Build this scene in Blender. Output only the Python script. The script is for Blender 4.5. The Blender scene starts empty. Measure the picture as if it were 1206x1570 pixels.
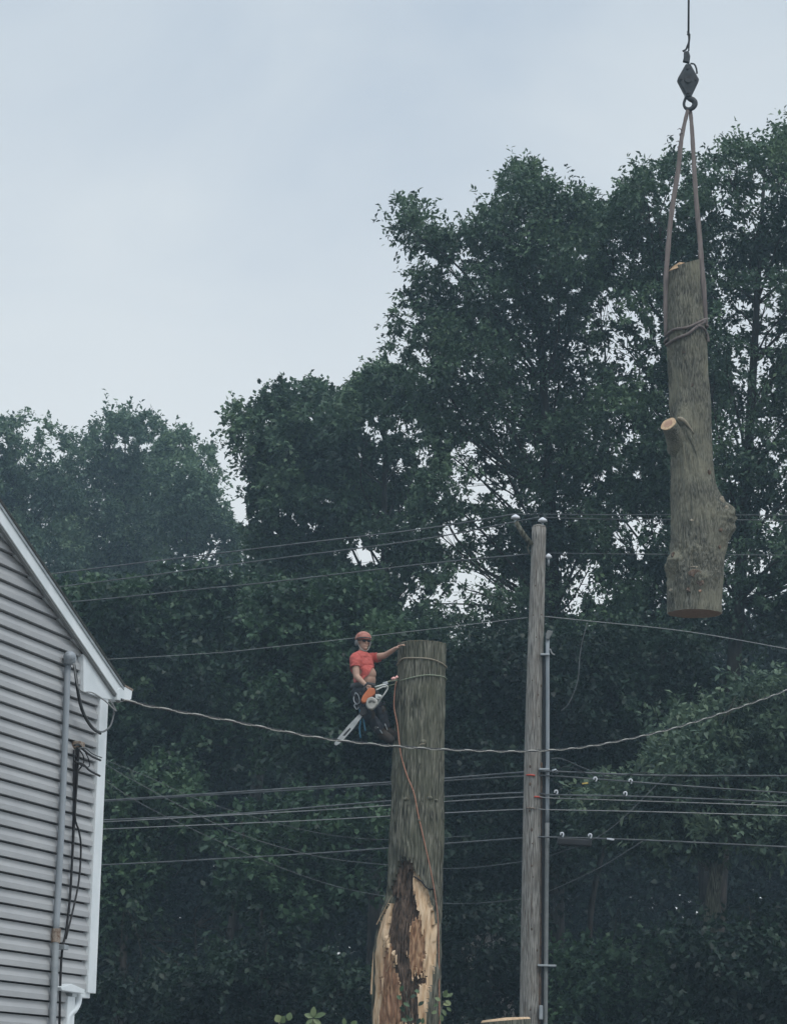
import bpy, bmesh, math, random
import numpy as np
from mathutils import Vector, Matrix
R = math.radians
rng = np.random.default_rng(7)
random.seed(7)
S = bpy.context.scene
COL = S.collection

# ------------------------------------------------------------------ camera, sky, sun, exposure
FPX = 4312.0
PITCH, ROLL = R(11.88), R(1.25)
CAM = np.array([0.0, 0.0, 1.6])
r0 = np.array([1.0, 0, 0]); fw = np.array([0, math.cos(PITCH), math.sin(PITCH)]); u0 = np.array([0, -math.sin(PITCH), math.cos(PITCH)])
cr = r0*math.cos(ROLL) + u0*math.sin(ROLL)
cu = -r0*math.sin(ROLL) + u0*math.cos(ROLL)
cd = bpy.data.cameras.new('camera'); cam = bpy.data.objects.new('camera', cd); COL.objects.link(cam)
cd.sensor_fit = 'HORIZONTAL'; cd.sensor_width = 36; cd.lens = 36*FPX/1206.0
cd.clip_start = 0.1; cd.clip_end = 3000
cam.matrix_world = Matrix(((cr[0], cu[0], -fw[0], CAM[0]), (cr[1], cu[1], -fw[1], CAM[1]), (cr[2], cu[2], -fw[2], CAM[2]), (0, 0, 0, 1)))
S.camera = cam

SUN_EL, SUN_AZ = R(56), R(145)
w = bpy.data.worlds.new("World"); S.world = w; w.use_nodes = True
nt = w.node_tree; nt.nodes.clear()
out = nt.nodes.new('ShaderNodeOutputWorld'); bg = nt.nodes.new('ShaderNodeBackground')
sky = nt.nodes.new('ShaderNodeTexSky'); sky.sky_type = 'NISHITA'; sky.sun_disc = False
sky.sun_elevation = SUN_EL; sky.sun_rotation = SUN_AZ; sky.dust_density = 3
tc = nt.nodes.new('ShaderNodeTexCoord')
mp = nt.nodes.new('ShaderNodeMapping'); mp.inputs['Scale'].default_value = (1.0, 1.0, 1.7)
no = nt.nodes.new('ShaderNodeTexNoise'); no.inputs['Scale'].default_value = 5.5; no.inputs['Distortion'].default_value = .6; no.inputs['Detail'].default_value = 5; no.inputs['Roughness'].default_value = .5
cr_ = nt.nodes.new('ShaderNodeValToRGB')            # thin and thick cloud
cr_.color_ramp.elements[0].position = .34; cr_.color_ramp.elements[0].color = (5.35, 6.25, 7.3, 1)
cr_.color_ramp.elements[1].position = .66; cr_.color_ramp.elements[1].color = (6.8, 7.5, 8.1, 1)
sep = nt.nodes.new('ShaderNodeSeparateXYZ')
hr = nt.nodes.new('ShaderNodeMapRange'); hr.inputs['From Min'].default_value = .37; hr.inputs['From Max'].default_value = .20
mx = nt.nodes.new('ShaderNodeMix'); mx.data_type = 'RGBA'; mx.inputs['B'].default_value = (8.4, 8.85, 9.05, 1)
mx2 = nt.nodes.new('ShaderNodeMix'); mx2.data_type = 'RGBA'; mx2.inputs['Factor'].default_value = .93
L = nt.links.new
L(tc.outputs['Generated'], mp.inputs['Vector']); L(mp.outputs['Vector'], no.inputs['Vector']); L(no.outputs['Fac'], cr_.inputs['Fac'])
L(tc.outputs['Generated'], sep.inputs[0]); L(sep.outputs['Z'], hr.inputs['Value']); L(hr.outputs['Result'], mx.inputs['Factor'])
L(cr_.outputs['Color'], mx.inputs['A']); L(mx.outputs['Result'], mx2.inputs['B']); L(sky.outputs['Color'], mx2.inputs['A'])
zr = nt.nodes.new('ShaderNodeMapRange'); zr.inputs['From Min'].default_value = .40; zr.inputs['From Max'].default_value = .85; zr.inputs['To Min'].default_value = 1; zr.inputs['To Max'].default_value = 1.9
vm = nt.nodes.new('ShaderNodeVectorMath'); vm.operation = 'SCALE'
L(sep.outputs['Z'], zr.inputs['Value']); L(mx2.outputs['Result'], vm.inputs[0]); L(zr.outputs['Result'], vm.inputs['Scale']); L(vm.outputs[0], bg.inputs['Color']); bg.inputs['Strength'].default_value = .1
L(bg.outputs[0], out.inputs['Surface'])
sd = bpy.data.lights.new('sun', 'SUN'); sd.energy = 1.5; sd.angle = R(25); sd.color = (1, .96, .9)
so = bpy.data.objects.new('sun', sd); COL.objects.link(so)
dvec = Vector((math.sin(SUN_AZ)*math.cos(SUN_EL), math.cos(SUN_AZ)*math.cos(SUN_EL), math.sin(SUN_EL)))
so.rotation_euler = dvec.to_track_quat('Z', 'Y').to_euler(); so.location = (0, -10, 40)
S.view_settings.view_transform = 'Standard'; S.view_settings.look = 'None'; S.view_settings.exposure = 0; S.view_settings.gamma = 1
S.cycles.max_bounces = 6; S.cycles.diffuse_bounces = 3; S.cycles.glossy_bounces = 2; S.cycles.transmission_bounces = 3; S.cycles.volume_bounces = 0
S.cycles.volume_max_steps = 64

# ------------------------------------------------------------------ helpers
def P(px, py, Y):
    d = fw*FPX + cr*(px-603.0) + cu*(785.0-py)
    return CAM + d*(Y/d[1])
def proj(p):
    v = np.asarray(p) - CAM
    z = v@fw
    return 603 + FPX*(v@cr)/z, 785 - FPX*(v@cu)/z
def tag(o, label=None, cat=None, group=None, kind=None):
    if label: o['label'] = label
    if cat: o['category'] = cat
    if group: o['group'] = group
    if kind: o['kind'] = kind
    return o
def empty(name, loc, label, cat, group=None):
    o = bpy.data.objects.new(name, None); COL.objects.link(o); o.location = Vector(loc); o.empty_display_size = .2
    return tag(o, label, cat, group)
def origin_of(o):
    v = Vector((0, 0, 0))
    while o is not None: v = v + o.location; o = o.parent
    return np.array(v)
def link_mesh(name, V, F, mat, parent=None, smooth=False, attr=None):
    V = np.asarray(V, dtype=np.float32).reshape(-1, 3)
    if parent is not None: org = origin_of(parent); loc = (0, 0, 0)
    else:
        org = (V.min(0)+V.max(0))/2; org[2] = V[:, 2].min(); loc = tuple(float(a) for a in org)
    V = V - org.astype(np.float32)
    me = bpy.data.meshes.new(name)
    if isinstance(F, np.ndarray):
        n, k = F.shape
        me.vertices.add(len(V)); me.vertices.foreach_set('co', V.ravel())
        me.loops.add(n*k); me.loops.foreach_set('vertex_index', F.astype(np.int32).ravel())
        me.polygons.add(n); me.polygons.foreach_set('loop_start', np.arange(0, n*k, k, dtype=np.int32))
        me.update(calc_edges=True)
    else:
        me.from_pydata(V.tolist(), [], [list(map(int, f)) for f in F]); me.update()
    if attr is not None:
        a = me.attributes.new('tint', 'FLOAT', 'POINT'); a.data.foreach_set('value', np.asarray(attr, dtype=np.float32))
    if smooth: me.polygons.foreach_set('use_smooth', [True]*len(me.polygons))
    if mat: me.materials.append(mat)
    o = bpy.data.objects.new(name, me); COL.objects.link(o)
    o.location = loc
    if parent is not None: o.parent = parent
    return o
class MB:
    def __init__(s): s.V = []; s.F = []; s.n = 0
    def add(s, V, F):
        V = np.asarray(V, float).reshape(-1, 3); s.V.append(V); s.F += [[i+s.n for i in f] for f in F]; s.n += len(V); return s
    def tube(s, pts, rad, k=8, flat=1.0, caps=True, up=None):
        pts = np.asarray(pts, float); n = len(pts)
        rad = np.full(n, rad) if np.isscalar(rad) else np.asarray(rad, float)
        T = np.gradient(pts, axis=0); T /= np.linalg.norm(T, axis=1)[:, None]+1e-12
        a = np.array([0, 0, 1.0]) if up is None else np.asarray(up, float)
        if abs(T[0]@a) > .95: a = np.array([0, 1.0, 0]) if abs(T[0][1]) < .9 else np.array([1.0, 0, 0])
        N = np.cross(T[0], a); N /= np.linalg.norm(N)
        an = np.linspace(0, 2*math.pi, k, endpoint=False)
        V = np.zeros((n, k, 3))
        for i in range(n):
            N = N - T[i]*(N@T[i]); N /= np.linalg.norm(N)+1e-12
            B = np.cross(T[i], N)
            V[i] = pts[i] + rad[i]*(np.cos(an)[:, None]*N + flat*np.sin(an)[:, None]*B)
        F = []
        for i in range(n-1):
            for j in range(k):
                j2 = (j+1) % k; F.append([i*k+j, i*k+j2, (i+1)*k+j2, (i+1)*k+j])
        if caps: F.append(list(range(k))[::-1]); F.append([(n-1)*k+j for j in range(k)])
        return s.add(V, F)
    def ell(s, c, rx, ry=None, rz=None, M=None, n=12, m=16):
        ry = rx if ry is None else ry; rz = rx if rz is None else rz
        V = [[0, 0, rz]]; F = []
        for i in range(1, n):
            t = math.pi*i/n
            for j in range(m):
                p = 2*math.pi*j/m; V.append([rx*math.sin(t)*math.cos(p), ry*math.sin(t)*math.sin(p), rz*math.cos(t)])
        V.append([0, 0, -rz])
        for j in range(m): F.append([0, 1+j, 1+(j+1) % m])
        for i in range(n-2):
            for j in range(m): F.append([1+i*m+j, 1+(i+1)*m+j, 1+(i+1)*m+(j+1) % m, 1+i*m+(j+1) % m])
        b = 1+(n-2)*m
        for j in range(m): F.append([len(V)-1, b+(j+1) % m, b+j])
        V = np.array(V)
        if M is not None: V = V@np.array(M).T
        return s.add(V+np.asarray(c), F)
    def prism(s, poly, vec):          # poly: 3-D points, extruded by vec
        poly = np.asarray(poly, float); n = len(poly); V = np.vstack([poly, poly+np.asarray(vec)])
        F = [list(range(n))[::-1], [n+i for i in range(n)]] + [[i, (i+1) % n, n+(i+1) % n, n+i] for i in range(n)]
        return s.add(V, F)
    def box(s, c, ax, ay, az):        # centre and three half-axis vectors
        c, ax, ay, az = map(lambda q: np.asarray(q, float), (c, ax, ay, az))
        V = [c+i*ax+j*ay+k*az for k in (-1, 1) for j in (-1, 1) for i in (-1, 1)]
        F = [[0, 2, 3, 1], [4, 5, 7, 6], [0, 1, 5, 4], [2, 6, 7, 3], [0, 4, 6, 2], [1, 3, 7, 5]]
        return s.add(V, F)
    def build(s, name, mat, parent=None, smooth=False, bevel=0, auto=False):
        o = link_mesh(name, np.vstack(s.V), s.F, mat, parent, smooth)
        bm = bmesh.new(); bm.from_mesh(o.data); bmesh.ops.recalc_face_normals(bm, faces=bm.faces); bm.to_mesh(o.data); bm.free()
        if bevel:
            b = o.modifiers.new('bevel', 'BEVEL'); b.width = bevel; b.segments = 2; b.limit_method = 'ANGLE'; b.angle_limit = R(40)
        return o
def curve(pts, n=24):                 # Catmull-Rom through the points
    p = np.asarray(pts, float)
    if len(p) == 2: t = np.linspace(0, 1, n)[:, None]; return p[0]*(1-t)+p[1]*t
    q = np.vstack([2*p[0]-p[1], p, 2*p[-1]-p[-2]]); o = []
    m = max(2, n//(len(p)-1))
    for i in range(1, len(q)-2):
        t = np.linspace(0, 1, m, endpoint=False)[:, None]
        a, b, c, d = q[i-1], q[i], q[i+1], q[i+2]
        o.append(.5*((2*b)+(-a+c)*t+(2*a-5*b+4*c-d)*t*t+(-a+3*b-3*c+d)*t**3))
    o.append(p[-1:]); return np.vstack(o)

# ------------------------------------------------------------------ materials
def mat(name, col, rough=.7, metal=0, c2=None, scale=(8, 8, 8), detail=6, lo=.35, hi=.65, bump=0, bdist=.01, spec=.3, coat=0):
    m = bpy.data.materials.new(name); m.use_nodes = True; t = m.node_tree; b = t.nodes['Principled BSDF']
    b.inputs['Base Color'].default_value = (*col, 1); b.inputs['Roughness'].default_value = rough; b.inputs['Metallic'].default_value = metal
    b.inputs['Specular IOR Level'].default_value = spec
    tc = t.nodes.new('ShaderNodeTexCoord'); mp = t.nodes.new('ShaderNodeMapping'); mp.inputs['Scale'].default_value = scale
    n = t.nodes.new('ShaderNodeTexNoise'); n.inputs['Scale'].default_value = 1; n.inputs['Detail'].default_value = detail; n.inputs['Roughness'].default_value = .6
    t.links.new(tc.outputs['Object'], mp.inputs[0]); t.links.new(mp.outputs[0], n.inputs['Vector'])
    r = t.nodes.new('ShaderNodeValToRGB'); r.color_ramp.elements[0].position = lo; r.color_ramp.elements[1].position = hi
    r.color_ramp.elements[0].color = (*col, 1); r.color_ramp.elements[1].color = (*(c2 or [min(1, c*1.15) for c in col]), 1)
    t.links.new(n.outputs['Fac'], r.inputs[0]); t.links.new(r.outputs[0], b.inputs['Base Color'])
    if bump:
        bp = t.nodes.new('ShaderNodeBump'); bp.inputs['Strength'].default_value = bump; bp.inputs['Distance'].default_value = bdist
        t.links.new(n.outputs['Fac'], bp.inputs['Height']); t.links.new(bp.outputs[0], b.inputs['Normal'])
    return m
def bark_mat(name, dark, mid, light, ridge=34, patch=(.20, .19, .15), zs=.2):
    m = bpy.data.materials.new(name); m.use_nodes = True; t = m.node_tree; b = t.nodes['Principled BSDF']; l = t.links.new
    b.inputs['Roughness'].default_value = .9; b.inputs['Specular IOR Level'].default_value = .15
    tc = t.nodes.new('ShaderNodeTexCoord')
    mp = t.nodes.new('ShaderNodeMapping'); mp.inputs['Scale'].default_value = (ridge, ridge, ridge*zs)
    nz = t.nodes.new('ShaderNodeTexNoise'); nz.inputs['Scale'].default_value = 1; nz.inputs['Detail'].default_value = 5; nz.inputs['Distortion'].default_value = .5
    l(tc.outputs['Object'], mp.inputs[0]); l(mp.outputs[0], nz.inputs['Vector'])
    r = t.nodes.new('ShaderNodeValToRGB'); e = r.color_ramp.elements
    e[0].position = .38; e[0].color = (*dark, 1); e[1].position = .66; e[1].color = (*light, 1); q = e.new(.5); q.color = (*mid, 1)
    l(nz.outputs['Fac'], r.inputs[0])
    n2 = t.nodes.new('ShaderNodeTexNoise'); n2.inputs['Scale'].default_value = 2.3; n2.inputs['Detail'].default_value = 6
    l(tc.outputs['Object'], n2.inputs['Vector'])
    r2 = t.nodes.new('ShaderNodeMapRange'); r2.inputs['From Min'].default_value = .42; r2.inputs['From Max'].default_value = .72; r2.inputs['To Max'].default_value = .65
    l(n2.outputs['Fac'], r2.inputs['Value'])
    mx = t.nodes.new('ShaderNodeMix'); mx.data_type = 'RGBA'; mx.blend_type = 'MIX'; mx.inputs['B'].default_value = (*patch, 1)
    l(r2.outputs[0], mx.inputs['Factor']); l(r.outputs[0], mx.inputs['A']); l(mx.outputs['Result'], b.inputs['Base Color'])
    bp = t.nodes.new('ShaderNodeBump'); bp.inputs['Strength'].default_value = .9; bp.inputs['Distance'].default_value = .025
    l(nz.outputs['Fac'], bp.inputs['Height']); l(bp.outputs[0], b.inputs['Normal'])
    return m
def leaf_mat(name, a, b_):
    m = bpy.data.materials.new(name); m.use_nodes = True; t = m.node_tree; l = t.links.new; t.nodes.remove(t.nodes['Principled BSDF'])
    o = t.nodes['Material Output']; at = t.nodes.new('ShaderNodeAttribute'); at.attribute_name = 'tint'
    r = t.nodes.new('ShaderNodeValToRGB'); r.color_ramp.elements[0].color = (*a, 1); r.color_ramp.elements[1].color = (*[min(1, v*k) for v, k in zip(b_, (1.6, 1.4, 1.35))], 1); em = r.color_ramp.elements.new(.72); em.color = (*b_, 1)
    d = t.nodes.new('ShaderNodeBsdfPrincipled'); d.inputs['Roughness'].default_value = .5; d.inputs['Specular IOR Level'].default_value = .3
    tr = t.nodes.new('ShaderNodeBsdfTranslucent'); mx = t.nodes.new('ShaderNodeMixShader'); mx.inputs[0].default_value = .25
    l(at.outputs['Fac'], r.inputs[0]); l(r.outputs[0], d.inputs['Base Color']); l(r.outputs[0], tr.inputs['Color'])
    l(d.outputs[0], mx.inputs[1]); l(tr.outputs[0], mx.inputs[2]); l(mx.outputs[0], o.inputs['Surface'])
    return m
M = dict(
    bark=bark_mat('trunk_bark', (.030, .030, .023), (.105, .104, .08), (.235, .23, .19), 60, (.12, .125, .088), zs=.07),
    bark_log=bark_mat('log_bark', (.042, .042, .034), (.115, .113, .092), (.21, .208, .17), 85, (.27, .26, .19), zs=.13),
    bark_far=bark_mat('forest_bark', (.02, .018, .016), (.035, .03, .027), (.06, .052, .045), 14, (.05, .045, .038)),
    fresh=mat('fresh_cut_wood', (.40, .27, .17), .8, c2=(.58, .43, .28), scale=(30, 30, 14), bump=.5),
    fresh_red=mat('reddish_cut_wood', (.30, .185, .13), .8, c2=(.42, .27, .19), scale=(14, 14, 14), bump=.3),  # redder and darker than the other cut wood
    torn=bark_mat('torn_sapwood', (.46, .31, .19), (.62, .46, .30), (.74, .58, .41), 18, (.52, .34, .21), zs=.2),
    heart=bark_mat('torn_heartwood', (.17, .095, .055), (.33, .20, .12), (.50, .34, .21), 20, (.30, .15, .10), zs=.3),
    rot=mat('rotten_wood', (.045, .031, .025), .95, c2=(.19, .135, .10), scale=(40, 40, 9), bump=1, bdist=.04),
    pole=bark_mat('weathered_pole_wood', (.10, .094, .086), (.26, .25, .23), (.42, .41, .38), 85, (.21, .19, .165), zs=.05),
    metal=mat('galvanised_steel', (.30, .33, .35), .45, .6, c2=(.42, .45, .47)),
    dull=mat('dull_grey_pvc', (.15, .16, .16), .6, c2=(.2, .21, .21)),
    conduit=mat('painted_grey_conduit', (.21, .24, .265), .5, c2=(.30, .33, .36), scale=(20, 20, 2)),
    rust=mat('rusty_coupling', (.13, .08, .055), .8, c2=(.30, .26, .22), scale=(40, 40, 40)),
    black=mat('black_cable', (.018, .018, .02), .5),
    wire=mat('weathered_wire', (.06, .066, .072), .5, c2=(.14, .15, .155), scale=(4, 4, 4)),
    wire_l=mat('bare_aluminium_wire', (.24, .25, .25), .5, .2, c2=(.34, .34, .34)),
    white=mat('white_pvc_trim', (.60, .65, .67), .45, c2=(.72, .76, .78), scale=(3, 3, 3)),
    porcelain=mat('porcelain', (.6, .62, .66), .3),
    siding=mat('grey_vinyl_siding', (.315, .325, .335), .5, c2=(.385, .395, .40), scale=(.9, .9, 2.2)),
    gap=mat('siding_gap', (.03, .03, .035), .8),  # near-black: shadow between laps is in the colour; some cables share it
    shingle=mat('asphalt_shingle', (.03, .035, .035), .95, c2=(.07, .075, .07), scale=(20, 20, 20), bump=.5),
    sling=mat('grimy_sling_webbing', (.13, .11, .105), .9, c2=(.20, .17, .16), scale=(30, 30, 3), bump=.4),
    iron=mat('dark_crane_steel', (.028, .034, .04), .55, .2, c2=(.06, .065, .07)),
    rope=mat('pale_climbing_rope', (.19, .16, .125), .9, c2=(.32, .29, .22), scale=(50, 50, 50)),
    rope_red=mat('orange_climbing_rope', (.30, .13, .085), .9, c2=(.40, .24, .17), scale=(50, 50, 50)),
    rope_green=mat('green_lanyard', (.13, .18, .12), .9, c2=(.30, .31, .24), scale=(40, 40, 40)),
    rope_blue=mat('blue_lanyard', (.06, .17, .25), .9),
    skin=mat('skin', (.36, .225, .17), .6, c2=(.44, .28, .21), scale=(14, 14, 14)),
    shirt=mat('salmon_red_shirt', (.38, .075, .065), .95, c2=(.50, .125, .105), scale=(9, 9, 9), bump=.5, bdist=.02),
    pants=mat('dark_work_trousers', (.014, .018, .025), .9, c2=(.034, .038, .046), scale=(12, 12, 12), bump=.5, bdist=.02),
    boot=mat('dark_leather_boot', (.022, .018, .016), .8, c2=(.04, .032, .026)),
    helmet=mat('scuffed_orange_helmet', (.27, .075, .05), .5, c2=(.42, .20, .15), scale=(18, 18, 18)),
    glass=mat('dark_glasses', (.02, .02, .025), .2),
    gear=mat('black_webbing', (.03, .032, .036), .8, c2=(.08, .085, .09)),
    saw_orange=mat('orange_plastic', (.44, .115, .045), .55, c2=(.54, .19, .09)),
    saw_grey=mat('pale_grey_plastic', (.30, .30, .27), .5, c2=(.42, .41, .38)),
    saw_white=mat('white_plastic', (.48, .50, .48), .4),
    saw_dark=mat('dark_plastic', (.03, .03, .032), .5),
    bar=mat('guide_bar_steel', (.30, .32, .32), .4, .3, c2=(.44, .46, .46), scale=(12, 12, 12)),
    pink=mat('pink_marker_tape', (.75, .42, .38), .7),
    red=mat('red_tie', (.5, .08, .05), .7),
    yellow=mat('yellow_sleeve', (.6, .45, .12), .6),
    leafA=leaf_mat('oak_leaves', (.012, .029, .020), (.072, .130, .072)),  # upper crowns: albedo raised for the open sky above them
    leafB=leaf_mat('far_leaves', (.032, .065, .045), (.098, .165, .096)),  # likewise brightened in the colour as sky-open crowns
    leafC=leaf_mat('understory_leaves', (.006, .018, .012), (.046, .094, .048)),  # albedo lowered: canopy shade put into the colour
    leafD=leaf_mat('painted_shade_leaves', (.002, .007, .005), (.014, .034, .019)),  # darkest albedo: deep woodland shade painted into the leaves
    leafF=leaf_mat('pale_oak_leaves', (.012, .03, .022), (.085, .135, .085)),
    bounce_ground=mat('pale_bounce_slab', (.26, .25, .24), .9, c2=(.33, .32, .31), scale=(3, 3, 3), bump=.2),  # pale surface of the added slab that throws light upward
    leafE=leaf_mat('sprout_leaves', (.07, .11, .045), (.17, .22, .11)),
    shedwall=mat('tan_board_wall', (.20, .185, .165), .8, c2=(.26, .24, .22), scale=(3, 3, 20)),
    litter=mat('forest_floor', (.018, .015, .01), .95, c2=(.04, .034, .02), scale=(2, 2, 2), bump=.5),
    grass=mat('lawn', (.03, .05, .016), .95, c2=(.055, .075, .025), scale=(6, 6, 6)),
)

# ------------------------------------------------------------------ ground
def ground_z(x, y):
    t = min(1, max(0, (y-52)/70.0)); return 5.0*t*t*(3-2*t) + .15*math.sin(x*.2)*math.sin(y*.13)*min(1, max(0, (y-30)/20))
gx = np.concatenate([[-1500, -600, -250], np.linspace(-120, 120, 61), [250, 600, 1500]]); gy = np.concatenate([[-1500, -400, -100, -20], np.linspace(0, 160, 65), [250, 500, 1500]])
V = [[x, y, ground_z(x, y)] for y in gy for x in gx]; nx = len(gx)
F = [[j*nx+i, j*nx+i+1, (j+1)*nx+i+1, (j+1)*nx+i] for j in range(len(gy)-1) for i in range(nx-1)]
g = link_mesh('ground', V, F, M['litter'], None, True); tag(g, kind='structure')

mb = MB(); mb.prism([[-16, 2, .012], [24, 2, .012], [24, 34, .012], [-16, 34, .012]], (0, 0, -.2)); tag(mb.build('bounce_slab', M['bounce_ground']), kind='structure')  # unseen pale slab added to bounce light up onto undersides

# ------------------------------------------------------------------ house (gable wall seen at a steep angle)
ANG = R(16.4); hd = np.array([math.sin(ANG), math.cos(ANG), 0]); hn = np.array([math.cos(ANG), -math.sin(ANG), 0])
HC = P(157.5, 1070, 23.2); HC[2] = 0
def wallhit(px, py, off=0.0):
    d = fw*FPX + cr*(px-603.0) + cu*(785.0-py); c = HC + hn*off
    k = ((c-CAM)@hn)/(d@hn); p = CAM+d*k
    return (p-HC)@hd, p[2]
def H(t, off, z): return HC + hd*t + hn*off + np.array([0, 0, z])
a0 = wallhit(0, 824); a1 = wallhit(128, 1011)
mr = (a1[1]-a0[1])/(a1[0]-a0[0]); rz = lambda t: a1[1]+mr*(t-a1[0])
print('HOUSE rake slope', mr, 'corner depth', HC[1], 'wall z at eave', rz(0), 't0', a0[0], 'overhang checks', wallhit(0, 803, .12), wallhit(0, 776, .14), rz(wallhit(0, 803, .12)[0]), rz(wallhit(0, 803, .3)[0]), wallhit(0, 803, .3))
t_low = wallhit(105.7, 1545)[0]; z_ov = wallhit(140, 1524)[1]; z_cb = wallhit(150, 1068)[1]
print('t_low', t_low, 'z_ov', z_ov, 'z_cb', z_cb, 'course', wallhit(0, 1171)[1]-wallhit(0, 1194)[1])
TR = -4.6; OH = .075
house = empty('house', H(0, 0, 0), 'two-storey grey vinyl-sided house gable with white trim at the left', 'house')
hc = .1155; zph = wallhit(0, 1194)[1] % hc
mb = MB(); k = 0; z = zph - hc*200
z = zph
zs = []
while z < 12: zs.append(z); z += hc
prof = [(-.03, -.001), (.036, 0.0), (.035, .042), (.030, .050), (.018, .072), (.010, hc-.019), (.008, hc-.0135), (-.03, hc-.013)]
for z in zs:
    t1 = -.15 if z > z_ov-.03 else t_low-.13
    # upper limit by both roof slopes
    ztop = z+hc
    def tmax(zz): return min(t1, a1[0]+(zz-a1[1])/mr)
    Vv = []; n = len(prof)
    for (o_, dz) in prof:
        te = tmax(z+dz); ts = 2*TR-te if te < t1-1e-6 else 2*TR-t1
        if te < TR: te = TR; ts = TR
        Vv += [H(ts, o_, z+dz), H(te, o_, z+dz)]
    te = tmax(z+hc)
    if te <= TR+.01: break
    mb.add(Vv, [[2*i, 2*i+1, 2*i+3, 2*i+2] for i in range(n-1)])
sid = mb.build('siding', M['siding'], house)
mb = MB()                              # sheathing in near-black: lap shadow painted behind the siding gaps
zz0 = 0
mb.prism([H(t_low, -.029, 0), H(t_low, -.029, z_ov), H(-.01, -.029, z_ov), H(-.01, -.029, rz(0)), H(TR, -.029, rz(TR)), H(2*TR+.01, -.029, rz(0)), H(2*TR+.01, -.029, 0)], -hn*7.9)
mb.build('wall', M['gap'], house)
# corner boards
mb = MB(); mb.box(H(-.085, .018, (z_ov+rz(0))/2+.0), hd*.085, hn*.034, np.array([0, 0, (rz(0)-z_ov)/2])); mb.build('corner_board', M['white'], house, bevel=.004)
mb = MB(); mb.box(H(t_low-.075, .018, (z_ov-.045)/2), hd*.075, hn*.034, np.array([0, 0, (z_ov-.045)/2])); mb.build('corner_board', M['white'], house, bevel=.004)
mb = MB(); mb.box(H((t_low)/2-.04, -.02, z_ov-.02), hd*(abs(t_low)/2-.03), hn*.05, np.array([0, 0, .022])); mb.build('overhang_trim', M['white'], house, bevel=.004)
# rake: soffit, fascia, shingles, both slopes
def rake(sgn):
    q = (lambda t: t) if sgn > 0 else (lambda t: 2*TR-t)
    te = wallhit(183, 1066, OH)[0]
    sl = MB(); pts = [(TR, rz(TR)), (te, rz(te))]
    A = [H(q(TR), 0, rz(TR)), H(q(te), 0, rz(te)), H(q(te), 0, rz(te)+.02), H(q(TR), 0, rz(TR)+.02)]
    sl.prism(A, hn*OH); sl.build('soffit', M['white'], house)
    fa = MB(); A = [H(q(TR), OH, rz(TR)-.012), H(q(te), OH, rz(te)-.012), H(q(te), OH, rz(te)+.115), H(q(TR), OH, rz(TR)+.115)]
    fa.prism(A, hn*.02); fa.build('rake_board', M['white'], house)
    li = MB(); A = [H(q(TR), OH-.02, rz(TR)-.032), H(q(te), OH-.02, rz(te)-.032), H(q(te), OH-.02, rz(te)-.012), H(q(TR), OH-.02, rz(TR)-.012)]
    li.prism(A, hn*.03); li.build('trim_channel', M['dull'], house)
    ro = MB(); te2 = te+.03; A = [H(q(TR), OH+.035, rz(TR)+.117), H(q(te2), OH+.035, rz(te2)+.117), H(q(te2), OH+.035, rz(te2)+.142), H(q(TR), OH+.035, rz(TR)+.142)]
    ro.prism(A, -hn*8.2); ro.build('roof', M['shingle'], house)
    de = MB(); A = [H(q(TR), OH+.022, rz(TR)+.09), H(q(te2), OH+.022, rz(te2)+.09), H(q(te2), OH+.022, rz(te2)+.116), H(q(TR), OH+.022, rz(TR)+.116)]; de.prism(A, hn*.008); de.build('drip_edge', M['metal'], house)
rake(1); rake(-1)
# boxed eave return
def Wp(px, py, off): t, z = wallhit(px, py, off); return H(t, off, z)
mb = MB(); mb.prism([Wp(128, 1003, .06), Wp(128, 1060, .06), Wp(160, 1071, .06), Wp(187, 1074, .06), Wp(184, 1063, .06)], -hn*.05); mb.build('eave_return', M['white'], house)
mb = MB(); mb.prism([Wp(181, 1057, .10), Wp(190, 1052, .10), Wp(203, 1059, .10), Wp(201.5, 1072, .10), Wp(196, 1076, .10), Wp(180, 1073, .10)], -hn*8.0)
gut = mb.build('gutter', M['white'], house, bevel=.004)
mb = MB(); mb.prism([Wp(191, 1049.5, .103), Wp(204.5, 1057, .103), Wp(204, 1060, .103), Wp(191, 1052.5, .103)], -hn*.3); mb.build('gutter_lip', M['rust'], gut)
# lower gutter and downspout elbow
yy = curve([Wp(96, 1518, .05), Wp(112, 1513, .1), Wp(129, 1522, .1)], 8)
mb = MB(); mb.prism([Wp(94, 1514, .10), Wp(110, 1509, .10), Wp(131, 1518, .10), Wp(129, 1524, .10), Wp(95, 1519, .10)], -hn*.1); mb.build('lower_gutter', M['white'], house, bevel=.004)
mb = MB(); mb.tube(curve([Wp(120, 1523, .03), Wp(119, 1537, .03), Wp(114, 1548, .03), Wp(103, 1559, .03), Wp(101, 1580, .03)], 16), .032, 8); mb.build('downspout', M['white'], house, True)
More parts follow.
